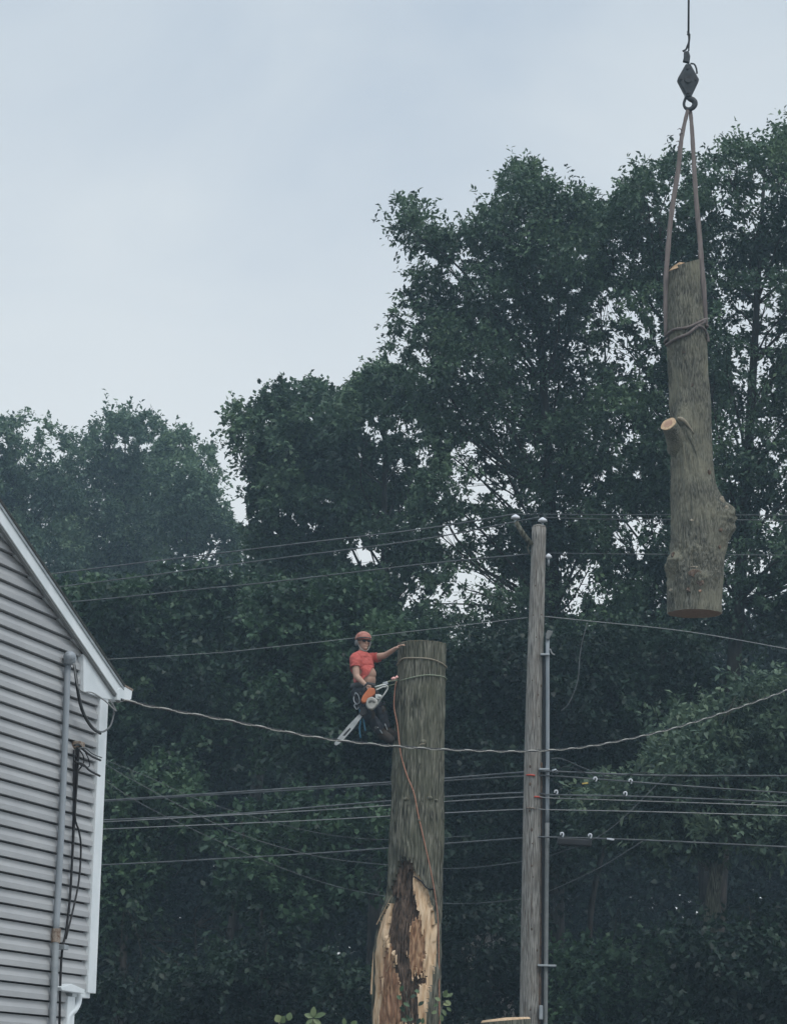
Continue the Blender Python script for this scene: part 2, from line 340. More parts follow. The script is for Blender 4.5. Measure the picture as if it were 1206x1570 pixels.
# service mast and cables fastened to the wall
def onwall(pts, off): return [Wp(x, y, off) for x, y in pts]
mast = MB(); mast.tube(curve(onwall([(104, 1015), (97, 1200), (91, 1330), (85.5, 1432)], .07), 20), .026, 12); mo = mast.build('service_mast', M['conduit'], house, True)
mast = MB(); mast.tube(curve(onwall([(85.5, 1432), (83, 1500), (80, 1572)], .07)+[H(wallhit(80, 1572, .07)[0], .07, 0.2)], 14), .029, 12); mast.build('lower_conduit', M['metal'], mo, True)
mb = MB(); mb.tube(onwall([(86.2, 1424), (86, 1430)], .07), .037, 12); mb.tube(onwall([(86, 1429.5), (85.6, 1440.5)], .07), .0365, 12); mb.tube(onwall([(85.6, 1440), (85, 1446)], .07), .037, 12); mb.build('coupling', M['rust'], mo)
mb = MB(); c = Wp(107, 1008, .09); mb.ell(c, .052, .085, .05); mb.tube([c+np.array([0, 0, -.055]), c+np.array([0, 0, 0])], [.045, .055], 12); mb.build('weatherhead', M['conduit'], mo, True)
def cable(name, pts, off, r, m, par=house, n=30): mb = MB(); mb.tube(curve(onwall(pts, off) if np.isscalar(off) else [Wp(x, y, o) for (x, y), o in zip(pts, off)], n), r, 6); return mb.build(name, m, par, True)
cable('drip_loop', [(113, 1016), (115, 1030), (118, 1055), (124, 1085), (133, 1105), (143, 1118), (154, 1125)], .10, .011, M['black'])
cable('drip_loop', [(114, 1017), (117, 1035), (120, 1058), (127, 1088), (137, 1108), (148, 1120), (158, 1122), (168, 1115), (173, 1102), (175, 1088), (173, 1078)], .12, .008, M['wire'])
cable('drip_loop', [(113, 1017), (119, 1052), (128, 1061), (141, 1062), (160, 1074), (178, 1090), (168, 1073)], .14, .006, M['wire_l'])
cable('house_cable', [(118, 1146), (116, 1180), (115.5, 1230), (114, 1255), (110, 1330), (107, 1380), (101, 1430), (96, 1453), (93, 1490), (91, 1575)], .06, .010, M['black'])
cable('house_cable', [(121, 1146), (118, 1200), (115, 1252), (121, 1275), (124, 1300), (121, 1350), (112, 1395), (101, 1440)], .075, .008, M['black'])
cable('house_cable', [(113, 1150), (113, 1190), (112, 1260), (109, 1340), (106, 1400)], .05, .007, M['gap'])
cable('house_cable', [(114, 1143), (121, 1142), (128, 1150), (141, 1160), (154, 1166)], .09, .009, M['black'])
cable('house_cable', [(120, 1148), (130, 1147), (142, 1156), (156, 1162)], .10, .005, M['wire'])
cable('house_cable', [(115, 1168), (127, 1172), (138, 1182), (153, 1190)], .09, .009, M['black'])
cable('house_cable', [(118, 1146), (127, 1158), (128, 1170), (120, 1182)], .07, .006, M['black'])
cable('house_cable', [(130, 1152), (136, 1165), (136, 1176), (122, 1172), (116, 1158)], .07, .005, M['gap'])
mb = MB(); c = Wp(120, 1143, .05); mb.box(c, hd*.05, hn*.04, (0, 0, .03)); mb.build('cable_bracket', M['rust'], house, bevel=.01)
mb = MB(); c = Wp(97, 1453, .08); mb.box(c, hd*.04, hn*.03, (0, 0, .02)); mb.build('cable_clamp', M['metal'], house, bevel=.005)

# ------------------------------------------------------------------ half-felled tree trunk
TY = 41.0
zmap = lambda py, Y=TY: P(603, py, Y)[2]
sil = [(988, 611.5, 682.5), (1010, 611, 682), (1050, 609, 681.5), (1080, 605.5, 680.5), (1100, 606, 680), (1150, 603.5, 679), (1250, 600, 679), (1330, 597, 677.5), (1376, 592, 677), (1400, 583, 676), (1440, 573, 675.5), (1480, 570, 675), (1530, 568.5, 674.5), (1570, 568, 675), (1640, 560, 682), (1700, 548, 692), (1740, 540, 700)]
def sil_rings(sil, Y, dz):
    zc = []
    for y, a, b in sil: pa = P(a, y, Y); pb = P(b, y, Y); zc.append(((pa[2]+pb[2])/2, (pa[0]+pb[0])/2, (pb[0]-pa[0])/2))
    zc = np.array(zc)[::-1]; z = np.arange(zc[0, 0], zc[-1, 0], dz); z = np.append(z, zc[-1, 0])
    return z, np.interp(z, zc[:, 0], zc[:, 1]), np.interp(z, zc[:, 0], zc[:, 2])
def vnoise(x, y, seed=0):             # smooth value noise, arrays
    xi = np.floor(x).astype(int); yi = np.floor(y).astype(int); fx = x-xi; fy = y-yi
    h = lambda a, b: (np.sin(a*127.1+b*311.7+seed*17.3)*43758.5453) % 1.0
    sx = fx*fx*(3-2*fx); sy = fy*fy*(3-2*fy)
    return (h(xi, yi)*(1-sx)+h(xi+1, yi)*sx)*(1-sy)+(h(xi, yi+1)*(1-sx)+h(xi+1, yi+1)*sx)*sy
def inpoly(px, py, poly):
    poly = np.asarray(poly); r = np.zeros(px.shape, bool); n = len(poly)
    for i in range(n):
        x1, y1 = poly[i]; x2, y2 = poly[(i+1) % n]
        c = ((y1 > py) != (y2 > py)) & (px < (x2-x1)*(py-y1)/((y2-y1)+1e-9)+x1); r ^= c
    return r
def projA(V):
    v = V-CAM; z = v@fw; return 603+FPX*(v@cr)/z, 785-FPX*(v@cu)/z
def cpoly(p): return [(540+x/4.76, 1240+y/4.76) for x, y in p]
dark_poly = cpoly([(345, 365), (440, 370), (455, 480), (430, 580), (480, 720), (500, 790), (440, 800), (420, 830), (425, 900), (410, 1000), (395, 1080), (430, 1150), (450, 1250), (480, 1240), (560, 1200), (555, 1270), (500, 1290), (480, 1400), (500, 1570), (340, 1570), (345, 1400), (340, 1280), (300, 1190), (250, 1150), (300, 1110), (290, 1050), (250, 1010), (220, 930), (245, 800), (245, 740), (262, 650), (262, 600), (285, 540), (310, 490), (335, 430)])
wood_poly = cpoly([(470, 500), (530, 570), (600, 760), (615, 900), (612, 1050), (590, 1170), (570, 1260), (565, 1330), (550, 1440), (530, 1500), (540, 1900), (-60, 1900), (-60, 900), (155, 850), (200, 780), (240, 700), (275, 645), (330, 610), (380, 520), (400, 440), (455, 480)])
z, cx, rr = sil_rings(sil, TY, .016); K = 300
th = np.linspace(0, 2*math.pi, K, endpoint=False)
ZZ, TT = np.meshgrid(z, th, indexing='ij'); CX = cx[:, None]; RR = rr[:, None]
ridge = vnoise(TT*200/12+2.5*vnoise(TT*3, ZZ*1.3, 3), ZZ*3.5, 5)
lump = vnoise(TT*1.9, ZZ*1.1, 9)-.5
rad = RR*(1+.05*lump+.035*(vnoise(TT*3.1+7, ZZ*3.2, 15)-.5)+.02*(vnoise(TT*6, ZZ*7, 16)-.5))+.042*(ridge-.5)
X = CX+rad*np.cos(TT); Yv = TY+rad*np.sin(TT)
VV = np.stack([X, Yv, ZZ], -1)
pxx, pyy = projA(VV.reshape(-1, 3)); pxx = pxx.reshape(X.shape); pyy = pyy.reshape(X.shape)
front = np.sin(TT) < .15
jx = 7*(vnoise(TT*30, ZZ*4, 21)-.5); jy = 16*(vnoise(TT*44, ZZ*2, 22)-.5)
wood = inpoly(pxx+jx*.7, pyy+jy, wood_poly) & front
dark = inpoly(pxx+jx, pyy+jy*1.2, dark_poly) & front
inner1 = cpoly([(430, 800), (500, 790), (540, 900), (556, 1080), (520, 1170), (450, 1220), (400, 1100), (415, 950)]); inner2 = cpoly([(200, 1010), (260, 1000), (340, 1290), (345, 1700), (165, 1700), (175, 1300), (190, 1150)])
heart = (inpoly(pxx+jx*1.2, pyy+jy*1.5, inner1) | inpoly(pxx+jx*1.2, pyy+jy*1.5, inner2)) & front & wood & ~dark
fib = vnoise(TT*55, ZZ*3, 31)*.6+vnoise(TT*20, ZZ*9, 32)*.4
rad2 = rad - np.where(wood, .035+.04*fib, 0) - np.where(heart, .015+.03*vnoise(TT*26, ZZ*6, 36), 0) - np.where(dark, .035+.09*fib*vnoise(TT*9, ZZ*5, 33), 0)
VV = np.stack([CX+rad2*np.cos(TT), TY+rad2*np.sin(TT), ZZ], -1).reshape(-1, 3)
VV += np.stack([np.zeros(len(VV)), np.zeros(len(VV)), np.zeros(len(VV))], -1)
nz = len(z); I, J = np.meshgrid(np.arange(nz-1), np.arange(K), indexing='ij'); J2 = (J+1) % K
Q = np.stack([I*K+J, I*K+J2, (I+1)*K+J2, (I+1)*K+J], -1)
fd = dark[:-1]; fh = heart[:-1] & ~fd; fwd = wood[:-1] & ~fd & ~fh; fb = ~(fd | fwd | fh)
stump = empty('topped_tree', (cx[0], TY, 0), 'tall topped standing tree trunk with a torn-out hollow near its base', 'tree')
def submesh(name, V, Q, m, par, smooth=True):
    ids, inv = np.unique(Q, return_inverse=True); return link_mesh(name, V[ids], inv.reshape(Q.shape), m, par, smooth)
submesh('bark', VV, Q[fb], M['bark'], stump); submesh('torn_wood', VV, Q[fwd], M['torn'], stump); submesh('heartwood', VV, Q[fh], M['heart'], stump); submesh('rotten_core', VV, Q[fd], M['rot'], stump)
top = VV.reshape(nz, K, 3)[-1]; mb = MB()
c = top.mean(0); inner = c+(top-c)*.985+[0, 0, .002]
mb.add(np.vstack([top, inner, [c+[0, 0, .012]]]), [[j, (j+1) % K, K+(j+1) % K, K+j] for j in range(K)]+[[K+j, K+(j+1) % K, 2*K] for j in range(K)])
mb.build('cut_top', M['fresh'], stump)
for (x0, y0, x1, y1) in [(577, 1418, 601, 1372), (569, 1525, 572, 1460), (586, 1452, 600, 1432), (592, 1490, 604, 1466), (634, 1470, 628, 1440), (642, 1352, 640, 1340), (650, 1500, 648, 1470)]:
    p = P(x0, y0, TY-.33); q = P(x1, y1, TY-.40); mb = MB(); mb.tube([p, (p+q)/2, q], [.016, .011, .002], 5, flat=.4); mb.build('splinter', M['fresh'], stump)
for x, y, s in [(648, 1142, 5), (622, 1229, 4), (658, 1227, 4), (668, 1230, 3), (642, 1262, 3)]:
    c = P(x, y, TY); dx = (c[0]-np.interp(c[2], z, cx)); rrr = np.interp(c[2], z, rr); c[1] = TY-math.sqrt(max(.01, rrr**2-dx**2)); mb = MB(); mb.ell(c, s/105, .03, s/140); mb.build('knot', M['bark_log'], stump, True)

# ------------------------------------------------------------------ log hanging from the crane
LY = 41.0
sil2 = [(411, 1024, 1073), (460, 1023.5, 1075), (500, 1022, 1079), (530, 1022, 1083), (580, 1025, 1085), (620, 1026.5, 1088.5), (650, 1028, 1090), (700, 1029, 1091.5), (735, 1029, 1095), (752, 1028.5, 1099), (800, 1029, 1104), (850, 1028, 1107), (880, 1024, 1108), (900, 1023, 1107), (941, 1023.5, 1105.5)]
z, cx, rr = sil_rings(sil2, LY, .015); K = 240; th = np.linspace(0, 2*math.pi, K, endpoint=False)
ZZ, TT = np.meshgrid(z, th, indexing='ij')
rad = rr[:, None]*(1+.04*(vnoise(TT*1.9, ZZ*1.6, 41)-.5))+.03*rr[:, None]*(vnoise(TT*5, ZZ*6, 46)-.5)+.026*(vnoise(TT*160/11+2*vnoise(TT*3, ZZ*1.5, 43), ZZ*4, 42)-.5)
def bulge(px, py, th0, amp, sz, st):
    global rad
    zc = P(px, py, LY)[2]; dt = (TT-th0+math.pi) % (2*math.pi)-math.pi
    dz = ZZ-zc
    rad = rad+amp*np.exp(-(dz/np.where(dz > 0, sz*.55, sz))**2-(dt/st)**2)*(1+.35*(vnoise(TT*9, ZZ*14, 50)-.5))
bulge(1125, 792, -.12, .24, .42, .45); bulge(1020, 862, math.pi+.35, .10, .17, .35); bulge(1062, 890, -1.5, .06, .12, .4); bulge(1030, 912, math.pi+.5, .03, .06, .2)
bulge(1045, 655, -2.1, .09, .42, .35)
lowm = np.exp(-((ZZ-P(1040, 868, LY)[2])/.34)**2)*np.clip(-np.sin(TT)+.5-.6*np.cos(TT), 0, 1)
rad = rad+lowm*(.05*(vnoise(TT*6, ZZ*9, 61)-.5)+.045*(vnoise(TT*17, ZZ*24, 62)-.5))
knm = np.exp(-((ZZ-P(1125, 792, LY)[2])/.3)**2)*np.clip(np.cos(TT), 0, 1)**2
rad = rad+knm*(.03*(vnoise(TT*8, ZZ*9, 63)-.5)+.055*(vnoise(TT*19, ZZ*25, 64)-.5))
VV = np.stack([cx[:, None]+rad*np.cos(TT), LY+rad*np.sin(TT), ZZ], -1)
def log_surface(x, y):
    p = P(x, y, LY); i = int(np.argmin(abs(z-p[2]))); m_f = np.sin(th) < 0; j = np.where(m_f)[0][np.argmin(abs(VV[i, m_f, 0]-p[0]))]; return VV[i, j].copy()
scars = [(1060, 888, 11, 6, 'rot'), (1068, 902, 6, 5, 'rot'), (1052, 912, 5, 4, 'rot'), (1083, 729, 4, 4, 'rot'), (1100, 818, 4, 3, 'rot'), (1099, 844, 3, 3, 'rot'), (1056, 806, 4, 2, 'rope'), (1060, 877, 8, 1.5, 'rope'), (1068, 913, 2.5, 2, 'fresh_red'), (1027, 908, 4, 2, 'rope'), (1029, 857, 3, 5, 'rot'), (1104, 770, 4, 7, 'rope'), (1110, 783, 3, 4, 'rope'), (1046, 548, 3, 2, 'rot'), (1058, 597, 2, 3, 'rot')]
scar_pts = [(log_surface(x, y), a, b, m) for x, y, a, b, m in scars]
# slanted chisel cut at the top end
tz = np.interp(VV[..., 0], [cx[-1]-rr[-1], cx[-1]+rr[-1]], [P(1024, 413, LY)[2], P(1073, 398, LY)[2]])
topring = VV[-1].copy(); topring[:, 2] = tz[-1]+.05*np.sin(th)*.8; VV[-1] = topring
log = empty('hanging_log', (cx[0], LY, z[0]), 'long barked log section hanging from the crane sling', 'log')
nz = len(z); I, J = np.meshgrid(np.arange(nz-1), np.arange(K), indexing='ij'); J2 = (J+1) % K
Q = np.stack([I*K+J, I*K+J2, (I+1)*K+J2, (I+1)*K+J], -1).reshape(-1, 4)
link_mesh('bark', VV.reshape(-1, 3), Q, M['bark_log'], log, True)
for nm, ring, dzz, m in (('cut_base', VV[0], .0, M['fresh_red']), ('cut_top', VV[-1], 0, M['fresh'])):
    c = ring.mean(0); mb = MB(); mb.add(np.vstack([ring, [c+[0, 0, dzz]]]), [[j, (j+1) % K, K] for j in range(K)]); mb.build(nm, m, log)
for p_, a_, b_, mm in scar_pts:
    mb = MB(); mb.ell(p_, a_/105, .018, b_/105, n=7, m=11); q_ = mb.V[0]; q_ += .012*(vnoise(q_[:, 0]*60, q_[:, 2]*60, 90)[:, None]-.5)*2; mb.build('bark_scar', M[mm], log)
mb = MB(); mb.prism([P(1025, 414.5, LY-.24), P(1036, 411, LY-.24), P(1050, 406.5, LY-.2), P(1064, 400.5, LY-.15), P(1050, 402.5, LY-.18), P(1041, 401.5, LY-.2), P(1033, 406.5, LY-.23)], (0, .05, 0)); mb.build('holding_wood', M['fresh'], log)
c = P(1024.5, 650.5, LY-.44); dn = np.array([-.45, -.74, .50]); dn /= np.linalg.norm(dn); s0 = c-dn*.48
mb = MB(); mb.tube(curve([s0, c-dn*.4, c-dn*.2, c], 12), [.22, .215, .205, .195, .185, .175, .165, .15, .138, .13, .124, .122, .12][:13], 24); br = mb.build('branch_stub', M['bark_log'], log, True)
mj = (P(1036, 641, LY-.44)-P(1013, 660, LY-.44)); mj -= dn*(mj@dn); mj /= np.linalg.norm(mj); mn = np.cross(dn, mj)
def disc(rad_, hgt, name, m, par):
    d_ = MB(); an = np.linspace(0, 2*math.pi, 32, endpoint=False); d_.prism([c+(mj*math.cos(t)+mn*math.sin(t)*.86)*rad_*(1+.03*math.sin(5*t)) for t in an], dn*hgt); return d_.build(name, m, par)
cf = disc(.124, .012, 'cut_face', M['fresh'], br); disc(.072, .016, 'heartwood', M['fresh_red'], cf)
mb = MB(); mb.tube(curve([P(1038, 640, LY-.40), P(1048, 645, LY-.38), P(1056, 654, LY-.35), P(1064, 665, LY-.31)], 10), [.012, .03, .034, .03, .026, .022, .018, .014, .010, .004][:10], 6); mb.build('branch_collar', M['rope'], br, True)
for pts in ([(1036, 642), (1047, 652), (1058, 672), (1066, 690), (1070, 712)],):
    mb = MB(); mb.tube(curve([P(x, y, LY-.31) for x, y in pts], 12), [.03, .045, .05, .05, .045, .04, .035, .03, .025, .02, .012, .006, .004][:13], 8); mb.build('bark_ridge', M['bark_log'], log, True)

# ------------------------------------------------------------------ crane rope, hook block, sling
cz = lambda x, y, dy=0: P(x, y, LY+dy)
mb = MB(); mb.tube([cz(1055, 52), cz(1055.3, 0), P(1055.3, 0, LY)+np.array([0, 0, 6])], .016, 8); tag(mb.build('crane_rope', M['black'], None, True), 'taut black steel rope running up out of view above the hook block', 'rope')
blk = empty('crane_hook_block', cz(1056, 150), 'dark diamond-shaped crane hook block with a round hook', 'hook block')
o5 = lambda x, y, dy=0: cz(960+x/3.738, y/3.738, dy)
mb = MB(); mb.prism([o5(340, 362, -.07), o5(365, 358, -.07), o5(418, 452, -.07), o5(372, 548, -.07), o5(345, 550, -.07), o5(292, 448, -.07)], (0, .14, 0)); mb.build('cheek_plate', M['iron'], blk, bevel=.02)
for (x, y, r_) in ((354, 452, .055), (352, 385, .024), (356, 525, .024), (312, 450, .014), (398, 452, .014)):
    mb = MB(); q_ = o5(x, y, -.09); mb.tube([q_, q_+[0, .04, 0]], r_, 14); mb.build('bolt', M['gear'], blk, bevel=.004)
mb = MB(); mb.prism([o5(330, 292, -.04), o5(356, 288, -.04), o5(366, 318, -.04), o5(362, 356, -.04), o5(324, 346, -.04), o5(330, 318, -.04)], (0, .08, 0)); mb.build('wedge_socket', M['iron'], blk, bevel=.008)
mb = MB(); mb.tube(curve([o5(322, 292), o5(340, 282), o5(350, 260), o5(358, 235), o5(358, 195)], 12), .016, 8); mb.tube(curve([o5(356, 290), o5(358, 250), o5(362, 205), o5(356, 185), o5(346, 180)], 12), .012, 8); mb.tube([o5(350, 190), o5(362, 202)], .022, 6); mb.build('rope_tail', M['black'], blk, True)
mb = MB(); mb.tube(curve([o5(366, 362), o5(388, 366), o5(400, 390), o5(404, 420)], 10), .014, 8); mb.build('side_handle', M['iron'], blk, True)
mb = MB(); mb.tube(curve([o5(352, 530), o5(346, 548), o5(335, 570), o5(329, 595), o5(336, 615), o5(355, 624), o5(378, 618), o5(392, 596), o5(385, 575), o5(368, 566), o5(356, 556), o5(350, 545)], 40), np.concatenate([np.full(12, .022), np.linspace(.026, .048, 12), np.linspace(.048, .02, 100)])[:34], 10); mb.build('hook', M['iron'], blk, True)
mb = MB(); mb.tube([o5(341, 528), o5(341, 556)], .026, 8); mb.build('safety_latch', M['metal'], blk, True)
# webbing sling: two legs and a choker wrap
sl = empty('lifting_sling', cz(1050, 520), 'long grey-brown webbing sling from hook to log', 'sling')
left = [(1055, 165, -.02), (1053, 172, -.02), (1047, 198, -.03), (1043.5, 219, -.05), (1040, 254, -.06), (1034.5, 290, -.08), (1028, 334, -.1), (1023, 388, -.1), (1020.5, 425, -.1), (1019.5, 470, -.08), (1020, 515, -.05)]
right = [(1056, 165, .02), (1058, 172, .02), (1060.5, 200, .0), (1063.5, 254, -.04), (1067, 308, -.06), (1072, 361, -.08), (1075, 401, -.1), (1078.5, 440, -.1), (1080.5, 470, -.08), (1082.5, 500, -.04)]
for pts in (left, right):
    c = curve([cz(*p) for p in pts], 50); n = len(c); wd = np.interp(np.linspace(0, 1, n), [0, .15, .5, .8, 1], [.022, .030, .038, .038, .026])
    mb = MB(); mb.tube(c, wd*(1+.10*np.sin(np.arange(n)*1.7)*np.sin(np.arange(n)*.6)), 10, flat=.28, up=(0, 1, 0)); lg_ = mb.build('sling_leg', M['sling'], sl, True)
    if pts is left:
        for (x, y, a_) in ((1045.5, 199, 2.6), (1046, 203, 3.6), (1043, 219, 2.4), (1042, 222, 3.9), (1036, 300, 2.8)):
            mb = MB(); q_ = cz(x, y, -.05); mb.tube([q_, q_+np.array([math.cos(a_)*.05, 0, math.sin(a_)*.05]), q_+np.array([math.cos(a_+.5)*.08, 0, math.sin(a_+.5)*.07])], [.010, .008, .002], 4); mb.build('frayed_thread', M['sling'], lg_)
for pts, r_ in (((1019, 517), (1030, 512), (1048, 511), (1062, 505), (1074, 497), (1083, 489)), .028), (((1020, 532), (1032, 527), (1050, 521), (1062, 511), (1078, 497)), .03), (((1064, 507), (1074, 508), (1082, 516), (1084, 527)), .026):
    cc = []
    for x, y in pts:
        p = cz(x, y); rrr = np.interp(p[2], z, rr)+.035; dx = np.clip(p[0]-np.interp(p[2], z, cx), -rrr, rrr); p[1] = LY-math.sqrt(max(0.0, rrr**2-dx**2)); cc.append(p)
    back = [np.array([2*np.interp(q[2], z, cx)-q[0], 2*LY-q[1]+.03, cc[0][2]*(1-k/3)+cc[-1][2]*k/3]) for k, q in enumerate([cc[1], cc[len(cc)//2], cc[-2]])][:0]
    c = curve(cc, 24); mb = MB(); mb.tube(c, r_, 8, flat=.7); mb.build('choker_wrap', M['sling'], sl, True)
mb = MB(); an = np.linspace(-.4, math.pi+.4, 20); zc = cz(1050, 512)[2]; r_ = np.interp(zc, z, rr)+.03; c0 = np.interp(zc, z, cx)
mb.tube([np.array([c0+r_*math.cos(t), LY+r_*math.sin(t), zc+.12*math.cos(t)]) for t in an], .028, 8, flat=.7); mb.build('choker_wrap', M['sling'], sl, True)

# ------------------------------------------------------------------ ropes on the standing trunk
zt, ct, rt = sil_rings(sil, TY, .05)
def on_trunk(x, y, add=.015):
    p = P(x, y, TY)
    for _ in range(3):
        rrr = np.interp(p[2], zt, rt)+add; dx = np.clip(p[0]-np.interp(p[2], zt, ct), -rrr, rrr); Y = TY-math.sqrt(max(0.0, rrr**2-dx**2)); p = P(x, y, Y)
    return p
def wrap(name, pts, r, m, label):
    f = [on_trunk(x, y) for x, y in pts]; zl, zr = f[0][2], f[-1][2]; rr_ = np.interp(zl, zt, rt)+.03; cc = np.interp(zl, zt, ct)
    b = [np.array([cc+rr_*math.cos(t), TY+rr_*math.sin(t), zr+(zl-zr)*t/math.pi]) for t in np.linspace(.15, math.pi-.15, 9)]
    c = curve(f+b+[f[0]], 70); mb = MB(); mb.tube(c, r, 6); return tag(mb.build(name, m, None, True), label, 'rope')
wrap('climbing_rope', [(611, 1017), (614, 1012), (622, 1009), (645, 1009), (662, 1011), (675, 1016), (682, 1021)], .011, M['rope'], 'upper of two rope loops around the standing trunk, just below its top')
wrap('climbing_rope', [(607, 1046), (620, 1042), (640, 1037), (655, 1035), (670, 1036), (680, 1038)], .010, M['rope_green'], 'lower of two rope loops around the standing trunk, level with the chainsaw')
mb = MB(); mb.tube(curve([on_trunk(607.5, 1044, .03), on_trunk(605, 1060, .04), on_trunk(604, 1085, .04), on_trunk(609, 1112, .03), on_trunk(612, 1140, .03), on_trunk(615, 1160), on_trunk(624, 1190), on_trunk(634, 1215), on_trunk(641, 1250), on_trunk(650, 1290), on_trunk(661, 1340), on_trunk(667, 1375), on_trunk(671, 1410), on_trunk(672.5, 1470), on_trunk(673.5, 1570), on_trunk(676, 1640)], 90), .010, 6)
tag(mb.build('lowering_rope', M['rope_red'], None, True), 'thin orange rope hanging down the front of the standing trunk', 'rope')
mb = MB(); mb.tube(curve([on_trunk(634, 1344), on_trunk(646, 1352), on_trunk(653, 1361), on_trunk(662, 1363), on_trunk(678, 1360)], 20), .012, 6)
tag(mb.build('tag_line', M['black'], None, True), 'short dark cord looped across the bark above the torn hollow', 'cord')

# ------------------------------------------------------------------ climber
MY = 40.9
m_ = lambda x, y, dy=0: P(x, y, MY+dy)
person = empty('person', m_(590, 1133), 'tree climber in salmon shirt and orange helmet leaning off the trunk', 'person')
fdir = np.array([.74, -.67, 0]); sdir = np.array([-.67, -.74, 0])        # facing; his right-hand side
bones = {}
def cap(mb, a, b, ra, rb, k=14, sub=None):
    a = np.asarray(a); b = np.asarray(b); n = 7; d = (b-a)/np.linalg.norm(b-a); pts = []; rd = []
    for i in range(5): t = math.pi/2*(1-i/5.0+.0); pts.append(a-d*ra*math.sin(t)*.98); rd.append(max(.003, ra*math.cos(t)))
    for i in range(n): s = i/(n-1); pts.append(a+(b-a)*s); rd.append(ra+(rb-ra)*s)
    for i in range(1, 6): t = math.pi/2*i/5.0; pts.append(b+d*rb*math.sin(t)*.98); rd.append(max(.003, rb*math.cos(t)))
    mb.tube(pts, rd, k)
J = dict(pel=m_(556, 1060, 0), wst=m_(557, 1043, 0), chs=m_(555, 1021, 0), nck=m_(556, 1002, .0), hd=m_(557, 985, 0))
J['rs'] = m_(544, 1010, -.15); J['re'] = m_(546.5, 1037, -.24); J['rw'] = m_(559, 1049, -.36)
J['ls'] = m_(570, 1009, .13); J['le'] = m_(590, 1005, .02); J['lw'] = m_(606, 994.5, -.12)
J['rh'] = m_(551, 1064, -.09); J['rk'] = m_(565, 1097, -.20); J['ra'] = m_(586, 1126, -.10)
J['lh'] = m_(562, 1064, .09); J['lk'] = m_(582, 1090, .10); J['la'] = m_(594, 1122, .10)
mb = MB()
Bz = np.array([fdir, sdir, [0, 0, 1]]).T
def torso(c, rf, rs, rz_): mb.ell(c, rf, rs, rz_, M=Bz, n=16, m=24)
torso(J['pel'], .125, .165, .13); torso(J['wst']+fdir*.035, .15, .165, .14); torso(J['chs'], .13, .185, .17); torso(m_(557, 1034, 0)+fdir*.05, .145, .16, .13)
torso(m_(555.5, 1010, 0), .095, .17, .09)
cap(mb, m_(555.5, 1010), J['hd']-[0, 0, .04], .065, .056)
cap(mb, J['rs'], J['re'], .062, .048); cap(mb, J['re'], J['rw'], .047, .031)
cap(mb, J['ls'], J['le'], .060, .046); cap(mb, J['le'], J['lw'], .045, .029)
cap(mb, J['rh'], J['rk'], .098, .066); cap(mb, J['rk'], J['ra'], .062, .044)
cap(mb, J['lh'], J['lk'], .098, .066); cap(mb, J['lk'], J['la'], .062, .044)
rt_ = m_(598, 1134, -.16); lt_ = m_(607, 1129, .0)
cap(mb, J['ra'], rt_, .052, .040); cap(mb, J['la'], lt_, .05, .038)
# head: cranium, jaw, nose, ears, lips; looking slightly right of the camera
hf = np.array([.42, -.90, -.05]); hf /= np.linalg.norm(hf); hs = np.cross(hf, [0, 0, 1]); hs /= np.linalg.norm(hs); hu = np.cross(hs, hf)
Hm = np.array([hf, hs, hu]).T; hp = lambda f, s, u: J['hd']+(hf*f+hs*s+hu*u)*1.1
mb.ell(hp(-.01, 0, .035), .098, .078, .095, M=Hm, n=16, m=20); mb.ell(hp(.028, 0, -.045), .068, .058, .07, M=Hm); mb.ell(hp(.075, 0, -.085), .025, .03, .022, M=Hm)
mb.ell(hp(.092, 0, -.012), .026, .015, .028, M=Hm); mb.ell(hp(.088, 0, -.048), .018, .027, .009, M=Hm); mb.ell(hp(.086, 0, -.06), .017, .024, .008, M=Hm)
for s in (-1, 1): mb.ell(hp(0, .08*s, -.005), .022, .012, .034, M=Hm); mb.ell(hp(.075, .035*s, .028), .018, .025, .012, M=Hm)
# hands: palm, four fingers and a thumb each
def hand(wr, dirn, nrm, curl, sgn):
    dirn = dirn/np.linalg.norm(dirn); nrm = nrm-dirn*(nrm@dirn); nrm /= np.linalg.norm(nrm); sd_ = np.cross(dirn, nrm)*sgn
    mb.ell(wr+dirn*.05, .055, .042, .018, M=np.array([dirn, sd_, nrm]).T)
    for i, (o, ln) in enumerate(((.030, .075), (.010, .085), (-.011, .08), (-.031, .062))):
        a = wr+dirn*.09+sd_*o; p = [wr+dirn*.05+sd_*o*.8, a]; ang = 0
        for s in (.42, .32, .26):
            ang += curl; d = dirn*math.cos(ang)-nrm*math.sin(ang); a = a+d*ln*s; p.append(a)
        mb.tube(p, [.010, .0105, .0100, .009, .007], 8)
    a = wr+dirn*.03+sd_*.035; p = [wr+dirn*.025+sd_*.02, a, a+sd_*.022+dirn*.022-nrm*.01, a+sd_*.026+dirn*.048-nrm*.028]
    mb.tube(p, [.013, .0125, .011, .008], 8)
hand(J['rw'], m_(566, 1054, -.42)-J['rw'], np.array([0, -.6, .8]), .75, -1)
hand(J['lw'], m_(613, 990, -.16)-J['lw'], np.array([0.1, -.3, .95]), .28, 1)
tmp = mb.build('tmp', None, None); rm = tmp.modifiers.new('r', 'REMESH'); rm.mode = 'VOXEL'; rm.voxel_size = .0075
sm = tmp.modifiers.new('s', 'SMOOTH'); sm.iterations = 3; sm.factor = .5
bpy.context.view_layer.update(); dg = bpy.context.evaluated_depsgraph_get()
me = bpy.data.meshes.new_from_object(tmp.evaluated_get(dg)); off = np.array(tmp.location)
n = len(me.vertices); BV = np.zeros(n*3); me.vertices.foreach_get('co', BV); BV = BV.reshape(-1, 3)+off
BN = np.zeros(n*3); me.vertices.foreach_get('normal', BN); BN = BN.reshape(-1, 3)
